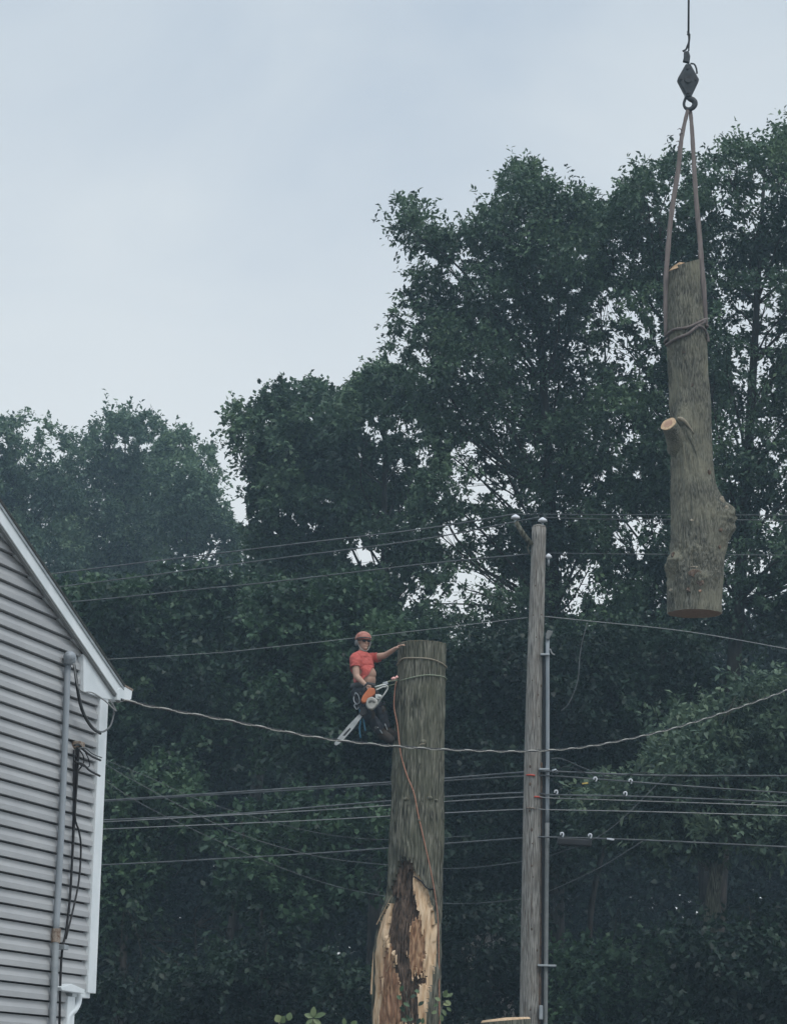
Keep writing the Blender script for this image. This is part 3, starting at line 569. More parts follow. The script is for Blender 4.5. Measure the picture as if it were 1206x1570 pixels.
BF = np.array([list(p.vertices) for p in me.polygons if len(p.vertices) == 4])
BFall = [list(p.vertices) for p in me.polygons]
bpy.data.objects.remove(tmp)
def segd(a, b):
    ab = b-a; t = np.clip(((BV-a)@ab)/(ab@ab), 0, 1); return np.linalg.norm(BV-(a+t[:, None]*ab), axis=1), t
segs = dict(torso=(J['pel'], m_(555.5, 1008)), head=(m_(556, 999.5), J['hd']+[0, 0, .08]), rua=(J['rs'], J['re']), rfa=(J['re'], J['rw']), lua=(J['ls'], J['le']), lfa=(J['le'], J['lw']),
            rt=(J['rh'], J['rk']), rc=(J['rk'], J['ra']), lt=(J['lh'], J['lk']), lc=(J['lk'], J['la']), rf=(J['ra'], rt_), lf=(J['la'], lt_), rhd=(J['rw'], m_(566, 1054, -.42)), lhd=(J['lw'], m_(613, 990, -.16)))
sub = dict(torso=.12, head=.05, rua=.035, lua=.035, rfa=.02, lfa=.02, rt=.07, lt=.07, rc=.04, lc=.04, rf=.035, lf=.035, rhd=.02, lhd=.02)
D = {}; Tt = {}
for k_, (a, b) in segs.items(): d_, t_ = segd(np.asarray(a), np.asarray(b)); D[k_] = d_-sub[k_]; Tt[k_] = t_
keys = list(D); near = np.argmin(np.stack([D[k_] for k_ in keys]), 0); isk = lambda *ks: np.isin(near, [keys.index(q) for q in ks])
bx, by = projA(BV)
f_amt = (BV-J['wst'])@fdir
hem = np.interp(BV[:, 0]-J['wst'][0], [-.17, -.04, .07, .17], [zmap(1058, MY), zmap(1052, MY), zmap(1038, MY), zmap(1019, MY)])
collar = m_(556, 1004)[2]
wr = .022*(vnoise(BV[:, 0]*14+BV[:, 2]*9+40, BV[:, 2]*13-BV[:, 0]*22+BV[:, 1]*8, 4)-.45)+.008*(vnoise(BV[:, 0]*40, BV[:, 2]*34+BV[:, 1]*30, 6)-.5)
shirt_m = (isk('torso', 'rua', 'lua')) & (BV[:, 2] > hem) & ~(isk('rua') & (Tt['rua'] > .52)) & ~(isk('lua') & (Tt['lua'] > .55)) & (BV[:, 2] < collar+.03)
waist = zmap(1051, MY)
pants_m = (isk('rt', 'lt') | (isk('rc', 'lc')) | (isk('torso') & (BV[:, 2] < waist))) & ~(isk('rc') & (Tt['rc'] > .86)) & ~(isk('lc') & (Tt['lc'] > .86))
pants_m &= (BV[:, 2] < waist)
boot_m = isk('rf', 'lf') | (isk('rc') & (Tt['rc'] > .66)) | (isk('lc') & (Tt['lc'] > .66))
def shell(name, mask, amt, m, extra=0):
    fm = mask[BF].all(1); Q = BF[fm]; ids, inv = np.unique(Q, return_inverse=True)
    V_ = BV[ids]+BN[ids]*(amt+(wr[ids] if extra else 0))[:, None] if extra else BV[ids]+BN[ids]*amt
    o = link_mesh(name, V_, inv.reshape(Q.shape), m, person, True)
    so_ = o.modifiers.new('thick', 'SOLIDIFY'); so_.thickness = .008; so_.offset = -.9
    return o
link_mesh('body', BV, BFall, M['skin'], person, True)
shell('shirt', shirt_m, .020, M['shirt'], 1); shell('trousers', pants_m, .026, M['pants'], 1); 
bt = BV[:, 0] > (J['ra'][0]+J['la'][0])/2
shell('boots', boot_m, .026, M['boot'])
# helmet with earmuffs and chin strap, glasses
hm = MB(); Vh = []; n1, m1 = 9, 28
for i in range(n1+1):
    t = (math.pi*.5)*(i/n1)
    for j in range(m1):
        p = 2*math.pi*j/m1; lip = 1.0+(.10*max(0, math.cos(p))**2 if i == n1 else 0)
        Vh.append(hp(-.012+.128*math.sin(t)*math.cos(p)*lip, .108*math.sin(t)*math.sin(p), .045+.105*math.cos(t)*(1 if i < n1 else 0)-(.012 if i == n1 else 0)))
Fh = [[i*m1+j, (i+1)*m1+j, (i+1)*m1+(j+1) % m1, i*m1+(j+1) % m1] for i in range(n1) for j in range(m1)]
hm.add(Vh, Fh); he = hm.build('helmet', M['helmet'], person, True); so_ = he.modifiers.new('t', 'SOLIDIFY'); so_.thickness = .006
for s in (-1, 1): mb = MB(); mb.ell(hp(-.01, .098*s, -.01), .036, .022, .046, M=Hm); mb.build('earmuff', M['dull'], he, True)
mb = MB(); mb.tube([hp(.01, .10, .045), hp(.07, .085, .05), hp(.112, .03, .052), hp(.115, -.03, .052), hp(.07, -.085, .05), hp(.01, -.10, .045)], .011, 8); mb.build('brow_band', M['gear'], he, True)
mb = MB(); mb.tube(curve([hp(.01, .09, 0), hp(.03, .075, -.06), hp(.06, .03, -.112), hp(.06, -.03, -.112), hp(.03, -.075, -.06), hp(.01, -.09, 0)], 20), .006, 6); mb.build('chin_strap', M['saw_grey'], he, True)
mb = MB()
for s in (-1, 1): mb.ell(hp(.092, .034*s, .012), .010, .030, .017, M=Hm)
mb.tube([hp(.01, .088, .018), hp(.088, .06, .016)], .004, 6); mb.tube([hp(.01, -.088, .018), hp(.088, -.06, .016)], .004, 6); mb.tube([hp(.098, -.02, .016), hp(.098, .02, .016)], .004, 6)
mb.build('safety_glasses', M['glass'], person, True)
# harness: waist belt, leg loops, dangling gear
hz = MB(); bc = m_(556.5, 1053); n1 = 36
def belt(c, rf, rs, hgt, tilt):
    V_ = []; 
    for j in range(n1):
        p = 2*math.pi*j/n1
        for dz_ in (-hgt, hgt): V_.append(c+fdir*(rf*math.cos(p))+sdir*(rs*math.sin(p))+np.array([0, 0, dz_+tilt*math.cos(p)]))
    hz.add(V_, [[2*j, 2*((j+1) % n1), 2*((j+1) % n1)+1, 2*j+1] for j in range(n1)])
belt(bc, .175, .195, .035, .01)
o = hz.build('harness_belt', M['gear'], person, True); q = o.modifiers.new('t', 'SOLIDIFY'); q.thickness = .014
for (x, y, dy, s) in [(545, 1068, -.2, .03), (549, 1075, -.24, .035), (552, 1064, -.24, .025), (546, 1082, -.2, .03), (552, 1084, -.25, .03), (543, 1060, -.14, .03), (589, 1078, .05, .02)]:
    mb = MB(); c = m_(x, y, dy); mb.box(c, (s*.7, .01, .2*s), (0, s*.5, 0), (-.25*s, 0, s)); mb.build('gear_pouch', M['gear'], person, bevel=.006)
mb = MB()
for pts in ([(545, 1062, -.2), (542, 1072, -.22), (546, 1080, -.24), (551, 1076, -.26), (549, 1066, -.24), (545, 1062, -.2)], [(547, 1078, -.22), (543, 1082, -.22), (547, 1088, -.24), (551, 1082, -.25)]):
    mb.tube(curve([m_(*p) for p in pts], 20), .007, 6)
mb.build('carabiners', M['metal'], person, True)
mb = MB(); mb.tube(curve([m_(551, 1085, -.24), m_(552.5, 1105, -.22), m_(551, 1118, -.22), m_(552.5, 1132, -.22)], 12), .011, 6); mb.tube(curve([m_(556, 1084, -.24), m_(557, 1100, -.22), m_(559, 1116, -.22), m_(560, 1121, -.22)], 12), .011, 6); mb.build('dangling_cords', M['rope_blue'], person, True)
for (a, b, t_) in ((J['rk'], J['ra'], rt_), (J['lk'], J['la'], lt_)):
    mb = MB(); o_ = np.array([.0, -.075, 0]); mb.tube(curve([a*.35+b*.65+o_, b+o_, b+o_*.7+[0, 0, -.05], b*.4+t_*.6+[.0, -.01, -.055], b*.3+t_*.7+[.02, 0, -.09]], 14), .008, 6); mb.build('climbing_spur', M['metal'], person, True)
    mb = MB(); c = a*.35+b*.65; d_ = (b-a)/np.linalg.norm(b-a); mb.tube([c-d_*.05, c+d_*.05], .075, 14); mb.build('calf_strap', M['gear'], person, True)
    c = a+np.array([.035, -.03, 0]); mb = MB(); mb.ell(c, .06, .055, .08); mb.build('knee_pad', M['boot'], person, True)
mb = MB(); mb.tube(curve([m_(571, 1055, -.08), m_(585, 1050, -.1), m_(596, 1045, -.12), on_trunk(609, 1043, .03)], 16), .013, 6); mb.tube(curve([m_(572, 1057, .1), m_(590, 1053, .1), on_trunk(606, 1049, .03)], 12), .010, 6)
ly = mb.build('work_lanyard', M['rope_green'], None, True); tag(ly, 'pale green lanyard stretched from the climber\'s harness to the trunk', 'lanyard')
mb = MB(); c = m_(590.5, 1048, -.13); mb.box(c, (.035, 0, .012), (0, .012, 0), (-.008, 0, .022)); mb.build('rope_grab', M['metal'], ly, bevel=.006)
mb = MB(); mb.tube([m_(600, 1041.5, -.14), m_(604, 1040, -.14), m_(606, 1041, -.14)], [.02, .024, .014], 8); mb.tube([m_(605.5, 1040.5, -.14), m_(609.5, 1037, -.14)], [.014, .02], 8); mb.build('marker_tape', M['pink'], ly, True)

# ------------------------------------------------------------------ chainsaw
SY = -.46
s_ = lambda x, y, dy=0: P(500+x/7.846, 950+y/7.85, MY+SY+dy)
saw = empty('chainsaw', s_(520, 1080), 'orange and white chainsaw held pointing down in the climber\'s right hand', 'chainsaw')
mb = MB(); mb.prism([s_(415, 975), s_(440, 915), s_(490, 850), s_(520, 818), (s_(575, 826)), s_(592, 850), s_(585, 900), s_(545, 930), s_(500, 960), s_(470, 1005), s_(440, 1000)], (0, .16, 0)); mb.build('housing', M['saw_orange'], saw, bevel=.014)
mb = MB(); mb.prism([s_(480, 985, -.03), s_(500, 945, -.03), s_(545, 925, -.03), s_(590, 945, -.03), s_(625, 975, -.03), s_(615, 1020, -.03), s_(580, 1065, -.03), s_(545, 1085, -.03), s_(500, 1070, -.03), s_(478, 1030, -.03)], (0, .13, 0)); cv = mb.build('starter_cover', M['saw_grey'], saw, bevel=.018)
mb = MB()
for k in range(7): a = R(25+k*22); c = s_(548, 1010, -.034); mb.box(c+np.array([math.cos(a)*.04, 0, math.sin(a)*.04]), (math.cos(a)*.017, 0, math.sin(a)*.017), (0, .004, 0), (-math.sin(a)*.003, 0, math.cos(a)*.003))
mb.build('vents', M['saw_dark'], cv)
mb = MB(); mb.prism([s_(590, 900, 0), s_(625, 895, 0), s_(670, 910, 0), s_(665, 945, 0), s_(630, 965, 0), s_(590, 945, 0)], (0, .11, 0)); mb.ell(s_(640, 925, -.01), .022); mb.build('muffler', M['saw_white'], saw, bevel=.008)
mb = MB(); mb.prism([s_(585, 850, .02), s_(630, 860, .02), s_(640, 895, .02), s_(600, 905, .02)], (0, .08, 0)); mb.build('engine_block', M['saw_dark'], saw, bevel=.008)
mb = MB(); mb.tube(curve([s_(590, 812, -.02), s_(640, 800, -.04), s_(690, 788, -.04), s_(730, 800, -.02), s_(738, 830, 0), s_(700, 895, .01), s_(655, 955, .03), s_(600, 1040, .05), s_(560, 1080, .06)], 40), .0115, 8); mb.build('front_handle', M['saw_white'], saw, True)
mb = MB(); mb.tube(curve([s_(600, 850, .04), s_(640, 830, .04), s_(680, 812, .04), s_(715, 812, .02)], 16), .010, 8); mb.build('hand_guard', M['saw_white'], saw, True)
mb = MB(); mb.tube(curve([s_(462, 800, .02), s_(490, 775, .02), s_(530, 778, .02), s_(560, 795, .02), s_(575, 830, .04)], 20), .015, 8); mb.tube([s_(462, 800, .02), s_(450, 900, .05)], .013, 8); mb.build('top_handle', M['saw_dark'], saw, True)
mb = MB(); mb.prism([s_(395, 1130, .05), s_(430, 1050, .05), s_(470, 1050, .05), s_(500, 1100, .05), s_(470, 1150, .05), s_(425, 1165, .05)], (0, .07, 0)); mb.build('chain_cover', M['saw_dark'], saw, bevel=.01)
mb = MB(); mb.prism([s_(425, 1110, .08), s_(455, 1135, .08), s_(330, 1310, .08), s_(215, 1440, .08), s_(165, 1490, .08), s_(120, 1518, .08), s_(98, 1505, .08), s_(102, 1480, .08), s_(150, 1412, .08), s_(270, 1270, .08)], (0, .012, 0)); gb = mb.build('guide_bar', M['bar'], saw, bevel=.002)
mb = MB(); mb.prism([s_(265, 1320, .078), s_(290, 1300, .078), s_(295, 1320, .078), s_(225, 1400, .078), s_(195, 1400, .078)], (0, .003, 0)); mb.build('bar_marking', M['saw_dark'], gb)
mb = MB(); mb.tube(curve([s_(425, 1110, .086), s_(270, 1270, .086), s_(150, 1412, .086), s_(102, 1480, .086), s_(98, 1505, .086), s_(120, 1518, .086), s_(165, 1490, .086), s_(215, 1440, .086), s_(330, 1310, .086), s_(455, 1135, .086)], 60), .006, 4); mb.build('saw_chain', M['iron'], gb)

# ------------------------------------------------------------------ utility pole
UY = 45.0
u_ = lambda x, y, dy=0: P(x, y, UY+dy)
a = u_(826, 809); b = u_(817, 1150); c = u_(811.5, 1570); base = np.array([c[0]-.03, UY, ground_z(c[0], UY)])
pole = empty('utility_pole', base, 'tall weathered grey wooden utility pole right of the standing trunk', 'utility pole')
pp = curve([base, c, b, a], 60); n = len(pp); rd = np.interp(pp[:, 2], [base[2], c[2], b[2], a[2]], [.18, .163, .14, .115])
mb = MB(); mb.tube(pp, rd, 28); sh = mb.build('shaft', M['pole'], pole, True)
mb = MB(); mb.tube([a+[0, 0, -.001], a+[0, 0, .03], a+[0, 0, .05]], [.115, .10, .05], 20); mb.build('pole_cap', M['pole'], sh, True)
def pole_front(x, y, add=0):
    p = u_(x, y); ccx = np.interp(p[2], pp[:, 2], pp[:, 0]); r_ = np.interp(p[2], pp[:, 2], rd)+add; dx = np.clip(p[0]-ccx, -r_*.98, r_*.98); p[1] = UY-math.sqrt(r_**2-dx**2); return p
for x, y, s in [(829, 944, 4), (817, 945, 3), (821, 979, 3), (828, 1053, 5), (824, 1067, 4), (815, 1045, 3), (812, 1177, 5), (812, 1204, 6), (814, 1274, 6), (815, 1295, 3), (814, 1329, 4), (816, 1346, 3), (814, 1426, 5), (822, 1458, 5), (812, 1549, 4), (811, 1245, 4), (825, 1100, 3), (820, 900, 3)]:
    c_ = pole_front(x, y, -.012); mb = MB(); mb.ell(c_, s*.42/96, .022, s*.55/96, n=6, m=8); mb.build('knot', M['rot'], pole, True)
mb = MB()
rngp = random.Random(3)
for k in range(26):
    x = rngp.uniform(-.8, .8); y = rngp.uniform(830, 1560); cxp = np.interp(y, [809, 1150, 1570], [826, 817, 811.5]); hw = np.interp(y, [809, 1150, 1570], [11, 13, 15.5]); l = rngp.uniform(15, 70)
    mb.tube([pole_front(cxp+x*hw, y, -.002), pole_front(cxp+x*hw-.5, y+l/2, -.001), pole_front(cxp+x*hw-.8, y+l, -.004)], [.002, .006, .001], 4)
mb.build('cracks', M['rot'], pole)
mb = MB(); mb.tube(curve([pole_front(829, 1170, .0), pole_front(829.5, 1300, .0), pole_front(827.5, 1450, .0), pole_front(825.5, 1560, .0)]+[np.array([base[0]+.12, UY-.1, .2])], 30), .03, 6); mb.build('cable_moulding', M['rot'], pole, True)
mb = MB(); mb.tube(curve([u_(833.5, 1003, -.06), u_(833.5, 1150, -.06), u_(833, 1300, -.06), u_(831.5, 1450, -.06), u_(830, 1570, -.06), np.array([base[0]+.2, UY-.06, base[2]])], 24), .028, 8); mb.build('riser_cable', M['black'], pole, True)
# conduit riser
cc = curve([u_(839, 975, -.1), u_(839, 1150, -.1), u_(838.5, 1262, -.1)], 10); mb = MB(); mb.tube(cc, .031, 12); cn = mb.build('conduit', M['conduit'], pole, True)
cc = curve([u_(838.5, 1262, -.1), u_(837, 1420, -.1), u_(835.7, 1570, -.1), np.array([base[0]+.27, UY-.1, base[2]])], 16); mb = MB(); mb.tube(cc, .034, 12); mb.build('lower_conduit', M['dull'], cn, True)
mb = MB(); mb.prism([u_(836.5, 980, -.16), u_(837, 970, -.16), u_(839, 966, -.16), u_(847.5, 967.5, -.16), u_(846, 972, -.16), u_(842, 978, -.16), u_(842, 981, -.16)], (0, .12, 0)); mb.build('weatherhead', M['dull'], cn, bevel=.012)
for y, x0, x1 in ((1004, 828, 842), (1180, 826, 842), (1481, 824, 852)):
    mb = MB(); mb.box((u_(x0, y, -.12)+u_(x1, y, -.12))/2, (abs(x1-x0)/96/2, 0, 0), (0, .05, 0), (0, 0, .015)); mb.build('conduit_bracket', M['metal'], pole, bevel=.004)
mb = MB(); mb.box(u_(829, 1553, -.16), (.03, 0, 0), (0, .03, 0), (0, 0, .11)); mb.build('junction_box', M['metal'], pole, bevel=.01)
mb = MB(); mb.tube(curve([u_(843, 995, -.12), u_(846, 1002, -.12), u_(850, 1004, -.12)], 8), .012, 6); mb.build('wire_tail', M['wire_l'], pole, True)
# insulators and bracket arm
def insulator(x, y, s, dy=0):
    c_ = u_(x, y, dy); m2 = MB(); r_ = s/96
    m2.tube([c_+[0, 0, -.035], c_+[0, 0, -.02], c_+[0, 0, .01], c_+[0, 0, .03], c_+[0, 0, .045]], [r_*.5, r_, r_*.85, r_*.5, r_*.2], 16)
    i_ = m2.build('insulator', M['porcelain'], pole, True); m2 = MB(); m2.tube([c_+[0, 0, -.16], c_+[0, 0, -.03]], .018, 8); m2.build('insulator_pin', M['metal'], i_, True)
insulator(831.5, 797.5, 7.5); insulator(790, 793, 7.5, -.1); insulator(840.5, 853, 5.5, 0)
mb = MB(); mb.tube([u_(815, 836, -.05), u_(801, 818, -.08), u_(790, 800, -.1)], [.045, .045, .04], 8); mb.tube([u_(814, 830, -.05), u_(808, 840, -.05), u_(812, 850, -.04)], .016, 6); mb.build('bracket_arm', M['bark'], pole, True)
for y, x in ((1190, 812), (1223.5, 824), (1240.5, 812)):
    mb = MB(); mb.tube([pole_front(x-6, y, .02), pole_front(x, y, .02), pole_front(x+7, y+1, .02)], .014, 6); mb.build('cable_tie', M['red'] if y < 1230 else M['rust'], pole, True)

# ------------------------------------------------------------------ overhead wires
CABLES = 'overhead lines strung from the utility pole'
def wire(pts, r, m, label, name='overhead_wire', cat='wire', n=60, k=6, group=None, attach=()):
    c_ = curve([P(*p) for p in pts], n)
    if abs(pts[-1][0]-1300) < 60: c_ = np.vstack([c_, c_[-1]+(c_[-1]-c_[-2])/np.linalg.norm(c_[-1]-c_[-2])*14])
    if pts[0][0] == Lx: c_ = np.vstack([c_[0]+(c_[0]-c_[1])/np.linalg.norm(c_[0]-c_[1])*14, c_])
    mb = MB(); mb.tube(c_, r*.8, k); o = mb.build(name, m, None, True); tag(o, label, cat, group); return o
Lx = -160
wire([(Lx, 913, 60), (80, 880, 54), (420, 838, 49), (640, 812, 46.5), (790, 788, 44.9)], .015, M['wire'], 'highest wire left of the pole, ending at the bracket-arm insulator')
wire([(Lx, 928, 62), (90, 900, 55), (420, 857, 50), (640, 828, 47), (826, 793, 45)], .014, M['wire'], 'second highest wire left of the pole, ending at its top insulator')
wire([(Lx, 943, 62), (108, 923, 55), (300, 904, 52), (420, 892, 50), (640, 866, 47), (815, 849, 45)], .015, M['wire'], 'third wire down on the left, meeting the pole just below its top')
wire([(790, 788, 44.9), (920, 789, 44.5), (1120, 789.5, 44), (1260, 790.5, 43.8)], .008, M['wire'], 'highest wire right of the pole, from the bracket-arm insulator')
wire([(832, 793, 45), (920, 796, 44.6), (1120, 797, 44.2), (1260, 798.5, 44)], .009, M['wire'], 'second highest wire right of the pole, from its top insulator')
wire([(841, 848, 45), (960, 849.5, 44.6), (1120, 850.5, 44.2), (1260, 852, 44)], .008, M['wire'], 'wire running right from the small side insulator, behind the hanging log')
wire([(Lx, 1028, 60), (270, 1005, 52), (420, 992, 50), (640, 967, 47), (808, 947, 45)], .007, M['wire_l'], 'thin pale wire behind the climber\'s helmet rising to the pole')
wire([(833, 945, 45), (900, 952, 44.5), (1050, 968, 43.5), (1206, 995, 42.5), (1300, 1014, 42)], .009, M['wire_l'], 'thin pale wire sloping down right of the pole below the hanging log')
wire([(Lx, 1248, 58), (155, 1228, 52), (480, 1207, 48.5), (640, 1197, 46.8), (805, 1184, 45.1), (848, 1183, 44.8), (1000, 1189, 44.4), (1206, 1190, 44), (1300, 1191, 43.8)], .020, M['wire'], 'uppermost of the stacked cables crossing the middle of the pole', 'overhead_cable', 'cable')
wire([(Lx, 1250, 58), (155, 1229.5, 52), (480, 1210, 48.5), (640, 1200, 46.8), (805, 1190, 45.1), (848, 1190, 44.8), (930, 1196, 44.5), (1060, 1206, 44.2), (1206, 1216, 44), (1300, 1222, 43.8)], .016, M['wire'], 'second of the stacked cables, dipping right of the pole with white clips', 'overhead_cable', 'cable')
wire([(Lx, 1272, 58), (150, 1258, 52), (350, 1249, 50), (480, 1238, 48.5), (600, 1228, 47), (680, 1222, 46.3), (805, 1215.5, 45.1), (848, 1219, 44.8), (960, 1221, 44.4), (1100, 1226, 44.2), (1206, 1231, 44), (1300, 1235, 43.8)], .018, M['wire'], 'third of the stacked cables, thick and dark right of the pole', 'overhead_cable', 'cable')
wire([(Lx, 1276, 58), (150, 1261, 52), (480, 1243, 48.5), (640, 1232, 46.8), (805, 1222, 45.1), (848, 1224, 44.8), (1000, 1229, 44.4), (1206, 1236, 44), (1300, 1239, 43.8)], .011, M['wire_l'], 'fourth of the stacked cables, thin and pale below the thick one', 'overhead_cable', 'cable')
wire([(Lx, 1286, 58), (150, 1272, 52), (480, 1258, 48.5), (640, 1249, 46.8), (805, 1241, 45.1), (848, 1242, 44.8), (1000, 1245, 44.4), (1206, 1251, 44), (1300, 1253, 43.8)], .011, M['wire_l'], 'fifth of the stacked cables, thin and straight on its own', 'overhead_cable', 'cable')
wire([(Lx, 1340, 58), (150, 1327, 52), (480, 1309, 48.5), (640, 1297, 46.8), (805, 1285, 45.1), (848, 1284, 44.8), (1000, 1289, 44.4), (1206, 1299, 44), (1300, 1303, 43.8)], .017, M['wire'], 'lowest of the stacked cables, carrying the dark splice box', 'overhead_cable', 'cable')
wire([(848, 1183, 44.75), (870, 1176, 44.7), (905, 1188, 44.6), (930, 1192, 44.5), (985, 1185, 44.4), (1010, 1189, 44.4)], .009, M['black'], 'short slack black wire bundled on the top stacked cable', 'slack_wire')
wire([(845, 1163, 45), (862, 1164, 45), (895, 1178, 44.8), (935, 1192, 44.6)], .008, M['wire'], 'short wire sagging from the conduit down to the stacked cables', 'slack_wire')
wire([(843, 1196, 44.9), (862, 1204, 44.8), (900, 1200, 44.6), (915, 1196, 44.6)], .007, M['black'], 'short looped wire between the first and second stacked cables', 'slack_wire')
# crossing drops
wire([(160, 1165, 49), (230, 1193, 49), (320, 1232, 49), (480, 1276, 49), (600, 1288, 48.5), (720, 1282, 48)], .006, M['wire'], 'faint drop wire sagging left of the trunk, highest of three', 'drop_wire')
wire([(150, 1165, 48), (210, 1200, 48), (350, 1272, 48), (480, 1312, 48), (600, 1327, 47.5), (700, 1332, 46.5), (803, 1321, 45.6), (850, 1310, 45), (930, 1275, 44.6), (1020, 1190, 44.4)], .008, M['wire'], 'faint drop wire sagging behind trunk and pole, rising to the upper cables', 'drop_wire')
wire([(150, 1190, 47.5), (230, 1240, 47.5), (380, 1310, 47.5), (500, 1355, 47.5), (600, 1376, 47), (700, 1386, 46.5), (803, 1378, 45.8), (850, 1363, 45), (920, 1330, 44.6), (985, 1290, 44.4)], .007, M['wire'], 'lowest faint drop wire, rising right of the pole to the lowest cable', 'drop_wire')
wire([(860, 1090, 47), (872, 1078, 47), (885, 1045, 47), (888, 1010, 47), (892, 985, 47), (900, 955, 47)], .011, M['wire'], 'slack vertical wire hanging right of the conduit head', 'slack_wire')
# twisted service drop from the house to a far support, passing in front of trunk and pole
q0 = np.array([-2.10, 22.9]); q1 = np.array([6.4, 40.0])
def drop_pt(px, py):
    d = fw*FPX + cr*(px-603.0) + cu*(785.0-py); k = np.linspace(-.1, 2.4, 4000); xy = q0+(q1-q0)*k[:, None]
    i = np.argmin(abs(xy[:, 0]/xy[:, 1]-d[0]/d[1])); return P(px, py, xy[i, 1])
sp = curve([drop_pt(*p) for p in [(186, 1073), (200, 1076), (240, 1085), (350, 1105), (480, 1130), (560, 1140), (640, 1147), (720, 1151), (800, 1152), (900, 1145), (1020, 1120), (1120, 1089), (1206, 1058), (1330, 1005), (1480, 925)]], 900)
sdp = empty('service_drop', sp[0], 'long twisted pale cable sagging from the house eave past trunk and pole', 'cable')
seg = np.cumsum(np.r_[0, np.linalg.norm(np.diff(sp, axis=0), axis=1)]); uu = np.arange(0, seg[-1], .03); sp = np.stack([np.interp(uu, seg, sp[:, i]) for i in range(3)], -1)
for k_, (m, r_) in enumerate(((M['saw_grey'], .0068), (M['black'], .0062), (M['black'], .0062))):
    ph = uu*2*math.pi/.55+k_*2.094; pts = sp+np.stack([.003*np.cos(ph), .0062*np.cos(ph), .0062*np.sin(ph)], -1); mb = MB(); mb.tube(pts, r_, 5, caps=False); mb.build('cable_strand', m, sdp, True)
mb = MB(); mb.tube(curve([on_trunk(643, 1143, .03), on_trunk(646, 1141, .05), on_trunk(651, 1141, .04)], 6), .01, 5); mb.build('twig', M['rope'], stump, True)
# hardware on the cables
box = MB(); box.box(P(880, 1292, 44.6), (.27, 0, -.01), (0, .08, 0), (0, 0, .055)); sb = box.build('splice_box', M['black'], None, bevel=.02); tag(sb, 'dark rectangular splice box slung under the lowest stacked cable', 'splice box')
def clip(x, y, Y, label): 
    m2 = MB(); c_ = P(x, y, Y); m2.tube(curve([c_+[-.022, 0, .0], c_+[-.018, 0, .035], c_+[.016, 0, .04], c_+[.024, 0, .01], c_+[.012, 0, -.03]], 10), .012, 6); o = m2.build('cable_clip', M['porcelain'], None, True); tag(o, label, 'clip', 'white clips on the overhead cables')
clip(861, 1281, 44.7, 'white clip on the lowest cable, directly above the splice box\'s left end'); clip(904, 1283, 44.5, 'white clip on the lowest cable at the splice box\'s right end')
clip(912, 1196, 44.5, 'first white clip right of the pole on the second stacked cable'); clip(966, 1199, 44.4, 'white clip farther right on the second stacked cable')
clip(958, 1218.5, 44.4, 'small white clip on the thick third stacked cable'); clip(852, 1216, 44.8, 'small white clip on the third stacked cable close to the conduit')
m2 = MB(); m2.tube([P(930, 1286.5, 44.45), P(941, 1288, 44.45)], .016, 6); tag(m2.build('cable_sleeve', M['porcelain'], None, True), 'white sleeve on the lowest cable right of the splice box', 'sleeve')
m2 = MB(); m2.tube([P(892, 1202, 44.6), P(901, 1201, 44.6)], .014, 6); tag(m2.build('cable_sleeve', M['yellow'], None, True), 'yellow sleeve between the upper stacked cables right of the pole', 'sleeve')
m2 = MB(); m2.tube([P(846, 1183, 44.8), P(851, 1182, 44.8), P(856, 1185, 44.8)], [.03, .035, .02], 8); tag(m2.build('cable_clamp', M['metal'], None, True), 'metal clamp on the top stacked cable beside the conduit', 'clamp')

# ------------------------------------------------------------------ cut log end at the bottom of the view
c = P(774, 1600, 40.3); c0 = np.array([c[0], 40.3, 0])
lg = empty('tree_stump', c0, 'pale freshly cut stump top at the pole\'s foot', 'stump')
n1 = 40; Vs = []; zt0 = P(770, 1566, 40.3)[2]; rs_ = .36
for i, (zz_, rf) in enumerate(((-.1, 1.25), (.5, 1.05), (1.5, 1.0), (zt0, .98))):
    for j in range(n1):
        p = 2*math.pi*j/n1; rj = rs_*rf*(1+.04*math.sin(3*p+i)); x = c0[0]+rj*math.cos(p); Vs.append([x, 40.3+rj*math.sin(p), zz_+((x-c0[0])*.10 if i == 3 else 0)])
mb = MB(); mb.add(Vs, [[i*n1+j, i*n1+(j+1) % n1, (i+1)*n1+(j+1) % n1, (i+1)*n1+j] for i in range(3) for j in range(n1)]); mb.build('bark', M['bark'], lg, True)
topv = np.array(Vs[3*n1:]); mid = topv.mean(0); r1 = mid+(topv-mid)*.93+[0, 0, .03]; mb = MB(); mb.add(np.vstack([topv, r1, [mid+[0, 0, .05]]]), [[j, (j+1) % n1, n1+(j+1) % n1, n1+j] for j in range(n1)]+[[n1+j, n1+(j+1) % n1, 2*n1] for j in range(n1)]); mb.build('cut_top', M['fresh'], lg, True)

